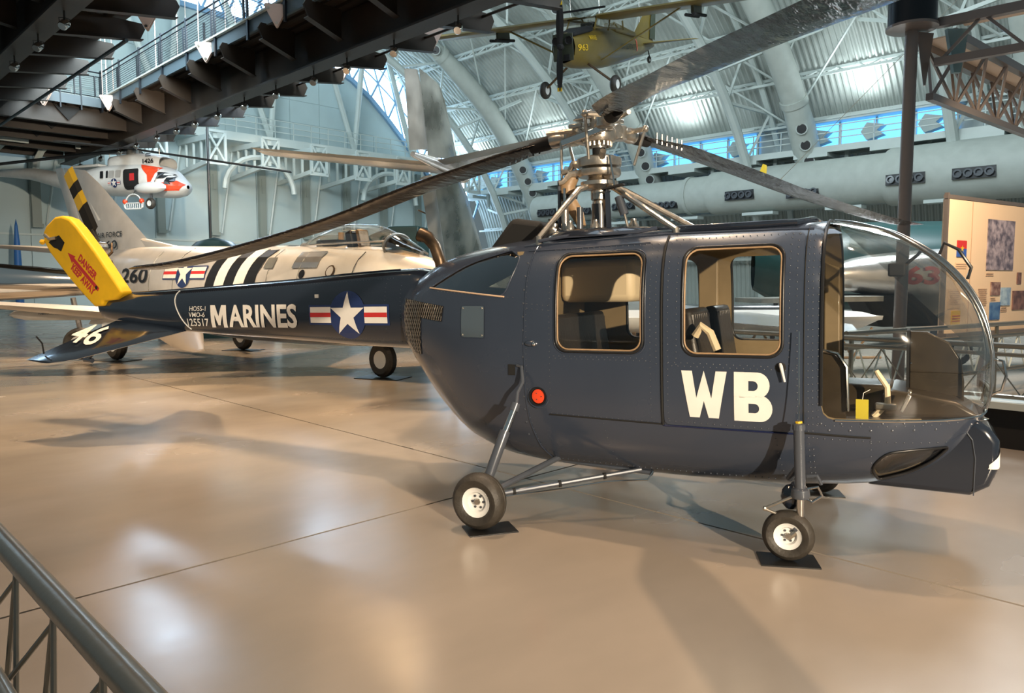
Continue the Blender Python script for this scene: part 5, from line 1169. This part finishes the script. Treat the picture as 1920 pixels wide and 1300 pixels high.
# cabin
for sd in (-1, 1):
    B().add([(-1.22, sd * .44, .45), (-2.15, sd * .46, .45), (-2.35, sd * .44, .72), (-1.45, sd * .42, .72)], [(0, 1, 2, 3)]).build('side_window', 'glass_w', SP)
    B().add([(-2.2, sd * .46, .45), (-3.3, sd * .38, .48), (-3.3, sd * .30, .70), (-2.4, sd * .44, .72)], [(0, 1, 2, 3)]).build('rear_window', 'glass_w', SP)
    for a, b_ in (((-1.22, .40), (-1.45, .74)), ((-2.17, .40), (-2.37, .74)), ((-3.3, .44), (-3.3, .70)), ((-1.22, .45), (-3.3, .47))): B().tube([(a[0], sd * .45, a[1]), (b_[0], sd * .43, b_[1])], .025, 6).build('cabin_frame', 'olive', SP)
B().add([(-1.12, -.42, .44), (-1.12, .42, .44), (-1.45, .42, .74), (-1.45, -.42, .74)], [(0, 1, 2, 3)]).build('windscreen', 'glass_w', SP)
B().prism([(-3.3, .40), (-3.3, .70), (-5.0, .44), (-5.0, .30)], -.2, .2, P2).build('rear_decking', 'olive', SP, bevel=.05)
B().box((-1.8, 0, .42), (.3, .4, .45)).build('pilot_seat', 'matte_black', SP, bevel=.04)
B().box((-1.85, 0, .74), (1.0, .9, .05)).build('cabin_roof', 'glass_t', SP)
for sd in (-1, 1):
    vs = []; K = 8
    for k in range(K + 1):
        y = sd * (.42 + 5.0 * k / K); t_ = k / K; le = -1.35 - (.25 * max(0, t_ - .5)); ch = 1.62 - .5 * max(0, t_ - .5) * (1 if k < K else 1.6)
        for u_, q in ((0, .4), (.08, .75), (.3, 1), (.65, .7), (1, .1), (.65, -.05), (.3, -.15), (.08, 0)): vs.append((le - ch * u_, y, 0.70 + .05 * t_ + q * .15))
    fs = [(k * 8 + j, k * 8 + (j + 1) % 8, (k + 1) * 8 + (j + 1) % 8, (k + 1) * 8 + j) for k in range(K) for j in range(8)] + [tuple(range(8)), tuple(K * 8 + j for j in range(7, -1, -1))]
    B().add(vs, fs).build('wing', 'olive', SP, smooth=True, angle=40)
    B().bar((-1.7, sd * .42, -.42), (-1.9, sd * 2.75, .72), .10, .035).build('wing_strut', 'olive', SP)
    B().box((-2.1, sd * 3.1, .62), (.7, .08, .2)).build('rocket_pylon', 'olive_dk', SP)
    for k in (-1, 1): B().tube([(-1.5, sd * (3.1 + k * .10), .48), (-2.6, sd * (3.1 + k * .10), .48)], .045, 8).build('rocket_tube', 'matte_black', SP, smooth=True)
    B().tube([(-1.0, sd * .3, -.5), (-1.0, sd * 1.05, -1.05)], .035, 8).build('gear_leg', 'rust', SP)
    bgwheel(SP, (-1.0, sd * 1.12, -1.12), .25, .18)
    fin3(SP, 'tailplane', 'olive', ((-5.7, sd * .08, .12), (-6.9, sd * .08, .12)), ((-6.3, sd * 1.65, .12), (-7.0, sd * 1.65, .12)), ((0, 0, .04), (0, 0, .02)))
fin3(SP, 'fin', 'olive', ((-5.2, 0, .40), (-7.0, 0, .2)), ((-6.5, 0, 1.30), (-7.2, 0, 1.30)), ((0, .05, 0), (0, .02, 0)))
B().add([(-6.55, -.055, .30), (-7.05, -.055, .25), (-7.2, -.05, 1.25), (-6.85, -.05, 1.25), (-6.7, -.055, .9)], [(0, 1, 2, 3, 4)]).build('camouflage_patch', 'olive_dk', SP)
B().add([(-6.55, .055, .30), (-7.05, .055, .25), (-7.2, .05, 1.25), (-6.85, .05, 1.25), (-6.7, .055, .9)], [(0, 1, 2, 3, 4)]).build('camouflage_patch', 'olive_dk', SP)
bgwheel(SP, (-6.6, 0, -.38), .12, .08); B().tube([(-6.6, .03, -.36), (-6.4, .02, .05)], .02, 6).build('tail_leg', 'matte_black', SP)
for s_ in (0, PI):
    d = Vector((0, math.sin(R(4) + s_) * 1, math.cos(R(4) + s_))); vs = []
    for k in range(8):
        t_ = k / 7; c_ = Vector((.10, 0, -.04)) + d * 1.13 * t_; wv = d.cross(Vector((1, 0, 0))) * (.06 + .05 * math.sin(t_ * PI)); 
        vs += [c_ - wv + Vector((.015, 0, 0)), c_ + wv - Vector((.015, 0, 0)), c_ + Vector((.02, 0, 0))]
    B().add(vs, [(3 * k, 3 * k + 1, 3 * k + 4, 3 * k + 3) for k in range(7)] + [(3 * k, 3 * k + 2, 3 * k + 5, 3 * k + 3) for k in range(7)] + [(3 * k + 2, 3 * k + 1, 3 * k + 4, 3 * k + 5) for k in range(7)]).build('propeller_blade', 'matte_black', SP)
    B().box(Vector((.10, 0, -.04)) + d * 1.1, (.035, .13, .10)).build('propeller_tip', 'yellowp', SP)
B().lathe([(.08, -.1), (.10, 0), (.07, .06), (0, .08)], (.08, 0, -.04), (1, 0, 0), 12).build('propeller_hub', 'matte_black', SP)
def spo(o): return lambda x, z: SPL.xz(x, z, 1, o)
for tx, w_, h_, x, y, m_ in (('963', .50, .17, -.15, -.17, 'yellowp'),):
    for s_ in (1,):
        bm = textbm(tx, w_, h_, .015, x=0, y=y); decal('number_marking', bm, (lambda ss: lambda a, z: SPL.xz(-.22 - a, z, ss, .012))(s_), m_, SP, .1)
bm = textbm('MARINES', .42, .12, .01, y=.12); decal('name_marking', bm, lambda a, z: SPL.xz(-.95 - a, z, 1, .012), 'yellowp', SP, .1)
bm = textbm('UNITED STATES', 1.6, .17, .01, y=-.10); decal('name_marking', bm, lambda a, z: SPL.xz(-3.3 - a, z, 1, .012), 'olive_dk', SP, .15)
B().add([SPL.xz(-4.95, z, 1, .012) for z in (-.36, -.1, .15, .36)] + [SPL.xz(-5.05, z, 1, .012) for z in (.36, .15, -.1, -.36)], [(0, 1, 6, 7), (1, 2, 5, 6), (2, 3, 4, 5)]).build('red_band', 'orange', SP)
for x, y in ((-1.6, .45), (-1.6, -.45), (-5.8, 0)): B().tube([(x, y, .8 if x > -5 else .3), (x, y, 9)], .012, 4).build('hanging_cable', 'steel', SP)
B().box((-1.55, 0, .98), (.1, 1.3, .05)).build('lifting_bar', 'matte_black', SP)

# rescue helicopter hanging at the far left
RH = thing('rescue_helicopter', 'white and orange rescue helicopter hanging at the far left under the walkway', 'helicopter', (-17.3, 34, 0), R(-22))
hst = [(-9.5, 6.75, 6.88, 7.0, .15, 2, 2), (-6.5, 6.42, 6.7, 6.95, .35, 2, 2), (-4, 5.85, 6.2, 6.62, .75, 2.4, 2.4), (-2.6, 5.55, 6.0, 6.48, .95, 2.6, 3), (-.3, 5.35, 5.9, 6.66, 1.02, 2.6, 4), (1.9, 5.2, 5.85, 6.62, 1.0, 2.4, 3.6), (2.6, 5.16, 5.75, 6.42, .9, 2.4, 2.6), (3.1, 5.2, 5.65, 5.98, .7, 2.2, 2.2), (3.45, 5.35, 5.6, 5.78, .35, 2, 2), (3.58, 5.5, 5.58, 5.66, .08, 2, 2)]
RL = loftbody(hst, 'fuselage', 'whitep', RH, step=.25)
def rl_(o): return lambda x, z: RL.xz(x, z, -1, o)
loftbody([(-.7, 6.5, 6.6, 6.7, .3, 2, 2), (-.5, 6.45, 6.75, 7.1, .55, 3, 3), (.8, 6.45, 6.8, 7.15, .6, 3, 3), (2.3, 6.4, 6.7, 6.98, .6, 3, 3), (2.5, 6.4, 6.6, 6.9, .5, 3, 3)], 'engine_fairing', 'whitep', RH, step=.2)
B().box((-1.9, -.1, 6.72), (1.7, .9, .12)).build('rear_deck', 'whitep', RH, bevel=.04)
B().lathe([(.3, 7.1), (.3, 7.35), (.15, 7.5)], (.5, 0, 0), n=14).build('rotor_head', 'alu_old', RH)
decal('hull_number', textbm('1426', .62, .20, .03, x=1.70, y=6.60), lambda x, z: (x, -.64, z), 'black', RH)
for z in (6.98, 7.06): B().box((2.0, -.62, z - .06), (.3, .02, .03)).build('vent_slot', 'black', RH)
decal('orange_band', shapebm([[(1.80, 6.52), (2.62, 6.38), (2.66, 5.80), (2.30, 5.70), (2.28, 6.05), (2.05, 6.28)]]), rl_(.02), 'orange', RH, .15)
decal('orange_band', shapebm([[(1.9, 5.42), (3.3, 5.82), (3.56, 5.66), (3.4, 5.42), (2.6, 5.36), (1.9, 5.38)]]), rl_(.02), 'orange', RH, .15)
decal('orange_band', shapebm([[(-3.2, 6.35), (-2.55, 6.42), (-2.9, 6.0)]]), rl_(.02), 'orange', RH, .15)
decal('cabin_door_opening', shapebm([rrect(.98, 5.50, 1.85, 6.34, .1)]), rl_(.03), 'matte_black', RH, .15)
decal('door_interior', shapebm([rect(1.35, 5.85, 1.62, 6.15)]), rl_(.035), 'red', RH, .15)
for x in (-.40, -.04): decal('cabin_window', shapebm([rrect(x, 6.02, x + .20 if x < -.2 else x + .12, 6.33, .03)]), rl_(.03), 'black', RH)
for x in (.10, .50): decal('cabin_window', shapebm([rrect(x, 6.02, x + .33, 6.33, .06)]), rl_(.02), 'silver', RH)
decal('cockpit_window', shapebm([rrect(2.68, 5.88, 2.98, 6.16, .04)]), rl_(.03), 'black', RH, .15); decal('windscreen', shapebm([[(3.02, 6.06), (3.30, 5.78), (3.20, 5.64), (3.0, 5.66)]]), rl_(.03), 'black', RH, .15)
insignia(RH, lambda x, z, o: RL.xz(x, z, -1, o * 3), .42, 5.80, .19, .36, .12, .15)
B().sphere((2.75, -1.25, 5.45), .33, 14, (2.7, .8, .75)).build('float_sponson', 'whitep', RH, smooth=True)
B().tube([(2.75, -1.2, 5.6), (2.65, -.8, 6.1)], .06, 6).build('sponson_strut', 'whitep', RH)
bgwheel(RH, (2.75, -1.25, 4.80), .24, .2); B().tube([(2.75, -1.2, 4.8), (2.75, -1.2, 5.35)], .06, 6).build('gear_leg', 'darkgrey', RH)
for d_ in (R(-62), R(118), R(28), R(208)):
    B().bar((.5, 0, 7.4), (.5 + 6.8 * math.cos(d_), 6.8 * math.sin(d_), 7.4 - .9), .38, .05).build('rotor_blade', 'matte_black', RH)
bk = thing('rescue_basket', 'small white wire rescue basket with orange floats hanging under the rescue helicopter', 'basket', (-15.7, 33.35, -.06), R(-22))
B().tube([(-.45, -1.3, 4.9), (-.40, -1.3, 4.72), (-.3, -1.3, 4.66), (.5, -1.3, 4.66), (.62, -1.3, 4.72), (.66, -1.3, 4.9), (-.45, -1.3, 4.9)], .03, 6).build('frame', 'whitep', bk)
B().tube([(.1 + .45 * math.cos(a), -1.3, 4.9 + .38 * math.sin(a)) for a in [PI * k / 10 for k in range(11)]], .03, 6).build('handle', 'whitep', bk)
for k in range(9): B().tube([(-.35 + k * .115, -1.3, 4.9), (-.33 + k * .11, -1.3, 4.67)], .014, 4).build('wire', 'whitep', bk)
for x in (-.38, .58): B().sphere((x, -1.3, 4.98), .11, 10).build('float', 'orange', bk, smooth=True)
B().tube([(.1, -1.3, 5.28), (.0, -.9, 5.7)], .012, 4).build('hoist_cable', 'black', bk)
hc = tag(B().tube([(-14.9, 37.2, 3.4), (-14.9, 37.2, 14)], .06, 6).build('hanging_cable', 'black'), 'black vertical cable hanging in front of the end wall door leaves', 'cable')
for x in (-1, 2): B().tube([(x, 0, 7.0), (x, 0, 16)], .02, 4).build('hanging_cable', 'steel', RH)

# polished silver jet at far left with white missile
LJ = thing('polished_jet', 'polished silver jet with grey nose carrying a white missile at the left edge', 'jet aircraft', (-10.2, 13.6, 0), R(8))
loftbody([(-6, 1.15, 1.45, 1.8, .35, 2, 2), (-3, 1.08, 1.42, 1.86, .45, 2, 2), (0, 1.12, 1.45, 1.86, .44, 2, 2), (1.5, 1.2, 1.48, 1.78, .36, 2, 2), (2.6, 1.28, 1.48, 1.66, .2, 2, 2)], 'fuselage', 'chrome', LJ, step=.35)
for x in (-1.2, -.75): decal('red_square', shapebm([rect(x, 1.28, x + .17, 1.40)]), lambda a, z: (a, -.46, z), 'red', LJ)
decal('pale_square', shapebm([rect(.1, 1.32, .40, 1.50)]), lambda a, z: (a, -.46, z), 'whitep', LJ)
fin3(LJ, 'wing', 'silver', ((1.6, -.35, 1.10), (-5.5, -.35, 1.10)), ((-1.5, -1.9, 1.02), (-5.5, -1.9, 1.02)), ((0, 0, .07), (0, 0, .03)))
fin3(LJ, 'wing', 'silver', ((.6, .35, 1.3), (-5.5, .35, 1.3)), ((-3.5, 3.9, 1.9), (-5.0, 3.9, 1.9)), ((0, 0, .12), (0, 0, .05)))
ms = thing('missile', 'white missile with square fins slung beside the polished jet', 'missile', (-7.75, 13.85, .45), R(8)); ms.scale = (.62, .62, .62)
B().lathe([(0, -1.45), (.09, -1.3), (.15, -1.0), (.16, -.5), (.16, .9), (.14, 1.0)], (-.1, -1.7, .80), (1, 0, 0), 18).build('body', 'whitep', ms, smooth=True)
B().prism([(.55, .60), (.75, 1.05), (1.2, 1.0), (1.65, .60), (1.6, .52), (.5, .52)], -1.72, -1.69, P2).build('fin', 'whitep', ms)
B().prism([(.6, 0), (.9, .45), (1.5, .45), (1.6, 0)], .80, .83, lambda u, v, w_: (u, -1.8 - v, w_)).build('fin', 'whitep', ms)
B().prism([(.6, 0), (.9, .45), (1.5, .45), (1.6, 0)], .80, .83, lambda u, v, w_: (u, -1.6 + v, w_)).build('fin', 'whitep', ms)
decal('stencil', textbm('NOT FOR USE', .55, .05, 0, x=-.7, y=.80), lambda a, z: (a, -1.865, z), 'black', ms)
for x, y in ((2.0, .4), (-1.9, .3)):
    bgwheel(LJ, (x, y, .32), .31, .2); B().tube([(x, y + .12, .32), (x - .1, y, 1.2)], .05, 8).build('gear_leg', 'alu', LJ)
B().box((-1.65, .2, .75), (.04, .3, .5), ry=.4).build('gear_door', 'red', LJ)
B().tube([(2.2, -1.4, .96), (2.2, -1.4, 1.06)], .05, 6).build('missile_rack', 'alu_old', LJ)
gn = thing('grey_drop_tank', 'dark blue grey streamlined pod behind the polished jet', 'pod', (-13.2, 18.0, 0), R(5))
loftbody([(-5, 1.2, 1.6, 2.1, .4, 2, 2), (-1, 1.4, 1.75, 2.15, .4, 2, 2), (.8, 1.6, 1.75, 1.95, .22, 2, 2), (2.6, 1.7, 1.74, 1.79, .05, 2, 2)], 'body', 'darkgrey', gn, step=.4); B().tube([(-1, 0, 0), (-1, 0, 1.6)], .08, 8).build('stand', 'darkgrey', gn)
bp_ = B().lathe([(.19, 0), (.18, 2.0), (.14, 3.4), (.07, 4.3), (.0, 4.65)], (-24.75, 37.6, 0), n=14).build('blue_nose_cone', 'blue_pillar', smooth=True); tag(bp_, 'slender blue cone standing before the end wall at far left', 'cone')

# jet with red number seen through the bubble
RJ = thing('numbered_jet', 'silver jet fuselage with red number 63 seen through the helicopter bubble', 'jet aircraft', (5.9, 12.6, 0), R(12))
RJL = loftbody([(-.55, 1.38, 1.6, 1.80, .20, 2, 2), (-.45, 1.37, 1.6, 1.84, .25, 2, 2), (.1, 1.28, 1.6, 1.95, .34, 2, 2), (1.2, 1.20, 1.62, 2.05, .43, 2, 2), (4, 1.1, 1.65, 2.2, .55, 2, 2)], 'fuselage', 'alu', RJ, step=.3)
decal('red_number', textbm('63', .62, .30, .03, x=.50, y=1.46), lambda a, z: RJL.xz(a, z, -1, .015), 'red', RJ, .12)
B().prism([(-.2, 1.3), (2.6, 1.25), (2.6, .75), (.2, .75)], -.25, .3, P2).build('belly_fairing', 'matte_black', RJ, bevel=.05)
B().prism([(-2.4, 1.25), (-.3, 1.28), (-.3, 1.2), (-2.4, 1.18)], -.9, -.1, P2).build('wing_root', 'alu_old', RJ)
B().tube([(-.9, -.3, .72), (-.9, -.3, 1.2)], .12, 10).build('gear_strut', 'alu', RJ, smooth=True); bgwheel(RJ, (-.9, -.3, .3), .3, .2); B().tube([(-.9, -.3, .3), (-.9, -.3, .8)], .05, 8).build('gear_leg', 'alu', RJ)
bgwheel(RJ, (2.2, .3, .3), .3, .2); B().tube([(2.2, .3, .3), (2.2, .3, .9)], .05, 8).build('gear_leg', 'alu', RJ)
B().box((-1.8, .2, .95), (1.6, .6, .35)).build('engine_part', 'darkgrey', RJ, bevel=.08)
for x in (-2.6, -1.7, -1.2): B().tube([(x, 0, 0), (x + .1, 0, 1.2)], .04, 8).build('stand_leg', 'darkgrey', RJ)
ww = thing('white_wing', 'detached white wing with rounded tip on a truss stand, seen through the cabin windows', 'wing', (4.3, 10.6, 0), R(4))
vs = []
for k in range(15):
    x = -3.2 + 4.2 * k / 14; t_ = max(0, (x + .1) / 1.1); h = math.sqrt(max(0.0, 1 - min(1, t_) ** 2)); vs += [(x, -.35 * h - .02, 1.02 - .0 * t_), (x, -.35 * h, .94 + .02 * t_), (x, 0, 1.0 + .11 * h), (x, .5 * h, 1.02), (x, 0, .98 - .19 * h)]
B().add(vs, [(k * 5 + a, k * 5 + b_, k * 5 + 5 + b_, k * 5 + 5 + a) for k in range(14) for a, b_ in ((0, 2), (2, 3), (3, 4), (4, 1), (1, 0))]).build('wing_panel', 'whitep', ww, smooth=True, angle=60)
for k in range(7): B().tube([(-3 + k * .55, 0, .85), (-2.72 + k * .55, 0, .42)], .018, 5).tube([(-2.72 + k * .55, 0, .42), (-2.45 + k * .55, 0, .85)], .018, 5).build('stand_truss', 'leather', ww)
B().tube([(-3.2, 0, .42), (1.0, 0, .42)], .02, 6).build('stand_rail', 'leather', ww)
for x in (-2.6, .4): B().tube([(x, 0, 0), (x, 0, .85)], .03, 6).build('stand_leg', 'leather', ww)
# dark aircraft parts beyond
def simple(nm, lab, cat, mb, m_, loc, rz=0, **k): o = mb.build(nm, m_, None, **k); o.location = loc; o.rotation_euler.z = rz; return tag(o, lab, cat)
dc = thing('parked_airliner', 'dark green parked aircraft hull with cockpit windows above the bubble at right', 'aircraft', (8.6, 19.0, 0), R(-10))
loftbody([(-2.4, 1.3, 1.9, 2.4, .4, 2, 2), (-1.6, .9, 1.9, 2.9, .8, 2, 2), (.4, .8, 1.9, 3.0, .9, 2, 2), (3, .8, 1.9, 3.0, .9, 2, 2)], 'hull', 'darkgreen', dc, step=.4)
for k in range(3): B().box((-1.2 + k * .55, -.86, 2.45), (.35, .1, .4)).build('window', 'glass_w', dc)
B().tube([(-.5, 0, 0), (-.5, 0, 1)], .1, 8).build('support', 'darkgrey', dc); B().tube([(2, 0, 0), (2, 0, 1)], .1, 8).build('support', 'darkgrey', dc)
yw = thing('yellow_aircraft', 'small bright yellow aircraft hanging behind the right rotor blade', 'aircraft', (9.85, 28.0, 5.15), R(-40))
yw.rotation_euler = (0, R(24), R(-30)); yw.scale = (.5, .5, .5)
loftbody([(-1.6, -.10, 0, .10, .06, 2, 2), (-.6, -.22, 0, .22, .2, 2, 2), (.6, -.26, 0, .26, .25, 2, 2), (.95, -.18, 0, .18, .16, 2, 2)], 'fuselage', 'yellowp', yw, step=.2)
fin3(yw, 'fin', 'yellowp', ((-1.0, 0, .1), (-1.6, 0, .05)), ((-1.3, 0, .9), (-1.65, 0, .9)), ((0, .05, 0), (0, .03, 0)))
fin3(yw, 'wing', 'yellowp', ((.5, -.2, 0), (-.3, -.2, 0)), ((.2, -1.2, .1), (-.2, -1.2, .1)), ((0, 0, .06), (0, 0, .03)))
B().tube([(0, 0, .2), (7.5, 0, 20)], .02, 4).build('hanging_cable', 'steel', yw)
gc = simple('green_canopy', 'dark green domed hull behind the striped fighter fuselage', 'aircraft', B().sphere((0, 0, 0), 1, 20, (1.6, 1.2, 2.75)), 'darkgreen', (-8.3, 21.0, 0), smooth=True)
bxo = simple('black_crate', 'black box standing behind the striped fighter windscreen', 'crate', B().prism([(-.7, 0), (.7, 0), (.7, 2.95), (-.1, 2.95), (-.7, 2.72)], -.4, .4, P2), 'darkgreen', (-3.0, 20.0, 0), R(-15), bevel=.03)
tt = simple('teal_tail', 'grey teal sloping tail surface behind the striped fighter canopy', 'tail surface', B().prism([(-1.0, 0), (.9, 0), (.9, 2.75), (.1, 2.72), (-1.1, 1.9)], -.08, .08, P2), 'teal', (-5.2, 20.0, 0), R(-10))
# ---------------------------------------------------------------- elevated walkways overhead
def fre(e1, e2, z): return (e2, e1, z)
WK = thing('elevated_walkway', 'dark brown elevated walkway with tapered brackets and navy railing overhead', 'walkway', rz=HZ)
W2 = thing('side_walkway', 'second dark brown elevated walkway with brackets in the top left corner', 'walkway', rz=HZ)
def deck(parent, x0, x1, y0, y1, z):
    B().box(((x0 + x1) / 2, (y0 + y1) / 2, z + .06), (x1 - x0, y1 - y0, .10)).build('deck_plate', 'deck', parent)
    n_ = int((x1 - x0) / .42)
    for k in range(n_): B().box((x0 + .3 + k * .42, (y0 + y1) / 2, z - .03), (.17, y1 - y0 - .1, .09)).build('deck_rib', 'walk', parent)
def bracket(parent, xg, xt, y, z, name='bracket'):
    # tapered flat cantilever from girder xg to tip xt
    B().prism([(xg, z), (xt, z), (xt + (.08 if xt > xg else -.08), z - .14), (xt - (.06 if xt > xg else -.06), z - .44), (xg, z - .80)], y - .03, y + .03, lambda u, v, w_: (u, w_, v)).build(name, 'walk', parent)
    B().bar((xg, y, z - .80), (xt, y, z - .44), .22, .025).build('bracket_flange', 'walk', parent)
DZ = 8.62
deck(WK, 10.25, 13.6, 2.0, 33.6, DZ); deck(WK, 2.4, 12.4, 33.8, 44.0, DZ); deck(W2, 2.4, 7.4, 6.0, 33.6, DZ)
for a, b_ in ((1, 43.4),):
    B().box((11.25, (a + b_) / 2, 8.0), (.10, b_ - a, 1.10)).build('girder_web', 'walk', WK); B().box((11.25, (a + b_) / 2, 7.46), (.55, b_ - a, .05)).build('girder_flange', 'walk', WK)
    B().box((5.0, 24, 8.0), (.10, 36, 1.10)).build('girder_web', 'walk', W2); B().box((5.0, 24, 7.46), (.55, 36, .05)).build('girder_flange', 'walk', W2)
B().box((10.2, 17.8, 8.72), (.08, 31.6, .36)).build('fascia', 'fascia', WK); B().box((9.0, 33.7, 8.72), (2.5, .08, .36)).build('fascia', 'fascia', WK)
B().box((10.12, 17.8, 8.93), (.10, 31.6, .05)).build('kerb_strip', 'steelw', WK)
B().tube([(13.75, 2, 8.45), (13.75, 41.5, 8.45)], .04, 8).build('edge_pipe', 'walk', WK)
ys_ = [5.2 + 2.42 * k for k in range(17)]
for y in ys_:
    if y < 42.3: bracket(WK, 11.5, 14.1 + (.0 if 1 else 0), y, DZ - .05)
    if y < 33.5: bracket(WK, 11.0, 10.0, y, DZ - .05)
    if y > 8 and y < 33.5: bracket(W2, 5.2, 7.75, y, DZ - .05); bracket(W2, 4.8, 2.4, y, DZ - .05)
    if y > 33.5:
        B().box((8.2, y, 8.2), (6.2, .06, .75)).build('cross_beam', 'walk', WK); B().box((8.2, y, 7.84), (6.2, .26, .03)).build('cross_beam_flange', 'walk', WK)
        for x in (6.6, 9.0): B().prism([(-.5, 0), (.5, 0), (0, -.55)], y - .16, y - .12, lambda u, v, w_: (x + u, w_, 8.5 + v)).build('gusset', 'matte_black', WK)
B().tube([(7.3, 22, 8.0), (6.9, 41, 7.6)], .05, 8).build('conduit', 'fascia', W2)
# railing
def railing(parent, p0, p1, n_, cnt):
    p0, p1 = Vector(p0), Vector(p1); d = p1 - p0
    B().tube([p0 + Vector((0, 0, 1.12)), p1 + Vector((0, 0, 1.12))], .028, 8).build('top_rail', 'rail', parent)
    B().tube([p0 + Vector((0, 0, .95)), p1 + Vector((0, 0, .95))], .02, 6).build('upper_rail', 'rail', parent); B().tube([p0 + Vector((0, 0, .16)), p1 + Vector((0, 0, .16))], .02, 6).build('lower_rail', 'rail', parent)
    for k in range(n_ + 1):
        q = p0 + d * k / n_; B().bar(q + Vector((0, 0, -.45)), q + Vector((0, 0, 1.2)), .10, .05).build('rail_post', 'rail', parent)
        q2 = q + d.normalized() * .22; B().bar(q2 + Vector((0, 0, .14)), q2 + Vector((0, 0, .96)), .10, .04).build('panel_frame', 'rail', parent)
    wr = B()
    for j in range(9): wr.bar(p0 + Vector((0, 0, .24 + j * .08)), p1 + Vector((0, 0, .24 + j * .08)), .012, .012)
    tag(wr.build('wire_infill', 'rail', parent), kind='stuff')
railing(WK, (10.12, 10, 8.8), (10.12, 33.6, 8.8), 11, 0); railing(WK, (10.12, 33.7, 8.8), (7.9, 33.7, 8.8), 3, 0)
# triangular hanger plates with rods
hg = [(10.05, 14.6), (10.05, 18.9), (10.05, 23.4), (10.05, 32.6), (8.0, 33.4), (14.15, 17.4), (14.15, 22.2), (14.15, 30.5), (14.15, 35.5), (7.7, 21.6)]
for i, (x, y) in enumerate(hg):
    t_ = thing('hanger_plate', 'pale pink triangular hanger plate with twin rods, %s along the %s' % (ORD[i % 5], 'walkway railing edge' if i < 5 else ('outer bracket tips' if i < 9 else 'side walkway')), 'hanger plate', (x, y, 0), group='triangular hanger plates of the walkway')
    t_.location = ((x - y) * .7071, (x + y) * .7071, 0); t_.rotation_euler.z = HZ + (R(-35))
    s_ = 1.0; zc = 8.55
    for dy in (-.06, .06): B().prism(roundpoly([(-.34, .30), (.34, .30), (0, -.34)], .10), dy - .015, dy + .015, lambda u, v, w_: (u, w_, zc + v)).build('plate', 'plate', t_, bevel=.006)
    for dx in (-.2, .2): B().tube([(dx, 0, zc + .15), (dx * .9, 0, 16.5)], .014, 6).build('rod', 'plate', t_)
    for u, v in ((-.2, .18), (.2, .18), (0, -.2)): B().lathe([(.04, -.09), (.04, .09)], (u, 0, zc + v), (0, 1, 0), 8).build('bolt', 'steel', t_)
# spotlights
sy = [13.0, 15.4, 17.5, 19.2, 21.4, 23.5, 25.5, 27.4, 29.1, 31.1, 33.4, 35.4, 38.0, 41.2]
pts = [(11.3, y, 'walkway girder') for y in sy] + [(5.0, y, 'side walkway girder') for y in (18.9, 21.1, 23.5, 26.3)]
for i, (x, y, wh) in enumerate(pts):
    k = i if i < 14 else i - 14
    t_ = thing('spotlight', 'small round spotlight glowing under the %s, %s from its near end' % (wh, ORD[k]), 'spotlight', rz=HZ, group='spotlights under the walkways')
    t_.location = ((x - y) * .7071, (x + y) * .7071, 7.15)
    a = Vector((-.6, -.45, -.66)).normalized()
    B().tube([(0, 0, .10), (0, 0, .30)], .02, 6).build('stem', 'matte_black', t_)
    B().lathe([(.06, -.12), (.10, -.06), (.10, .10), (.085, .12)], (0, 0, 0), a, 12).build('can', 'chrome', t_, smooth=True, angle=40)
    B().lathe([(0, .115), (.085, .115)], (0, 0, 0), a, 12).build('lens', 'lamp', t_)
    B().tube([(.10, .0, .02), (.11, 0, .12), (0, 0, .14), (-.11, 0, .12), (-.10, 0, .02)], .008, 5).build('yoke', 'matte_black', t_)
# lamp on the right lattice beam and on the catwalk
for i, (p, lab) in enumerate((((10.6, 13.3, 4.15), 'small bright lamp under the brown lattice beam'), )):
    t_ = thing('beam_lamp', lab, 'spotlight', p); B().sphere((0, 0, 0), .05, 10).build('lens', 'lamp', t_); B().tube([(0, 0, .05), (0, 0, .2)], .01, 5).build('stem', 'matte_black', t_)
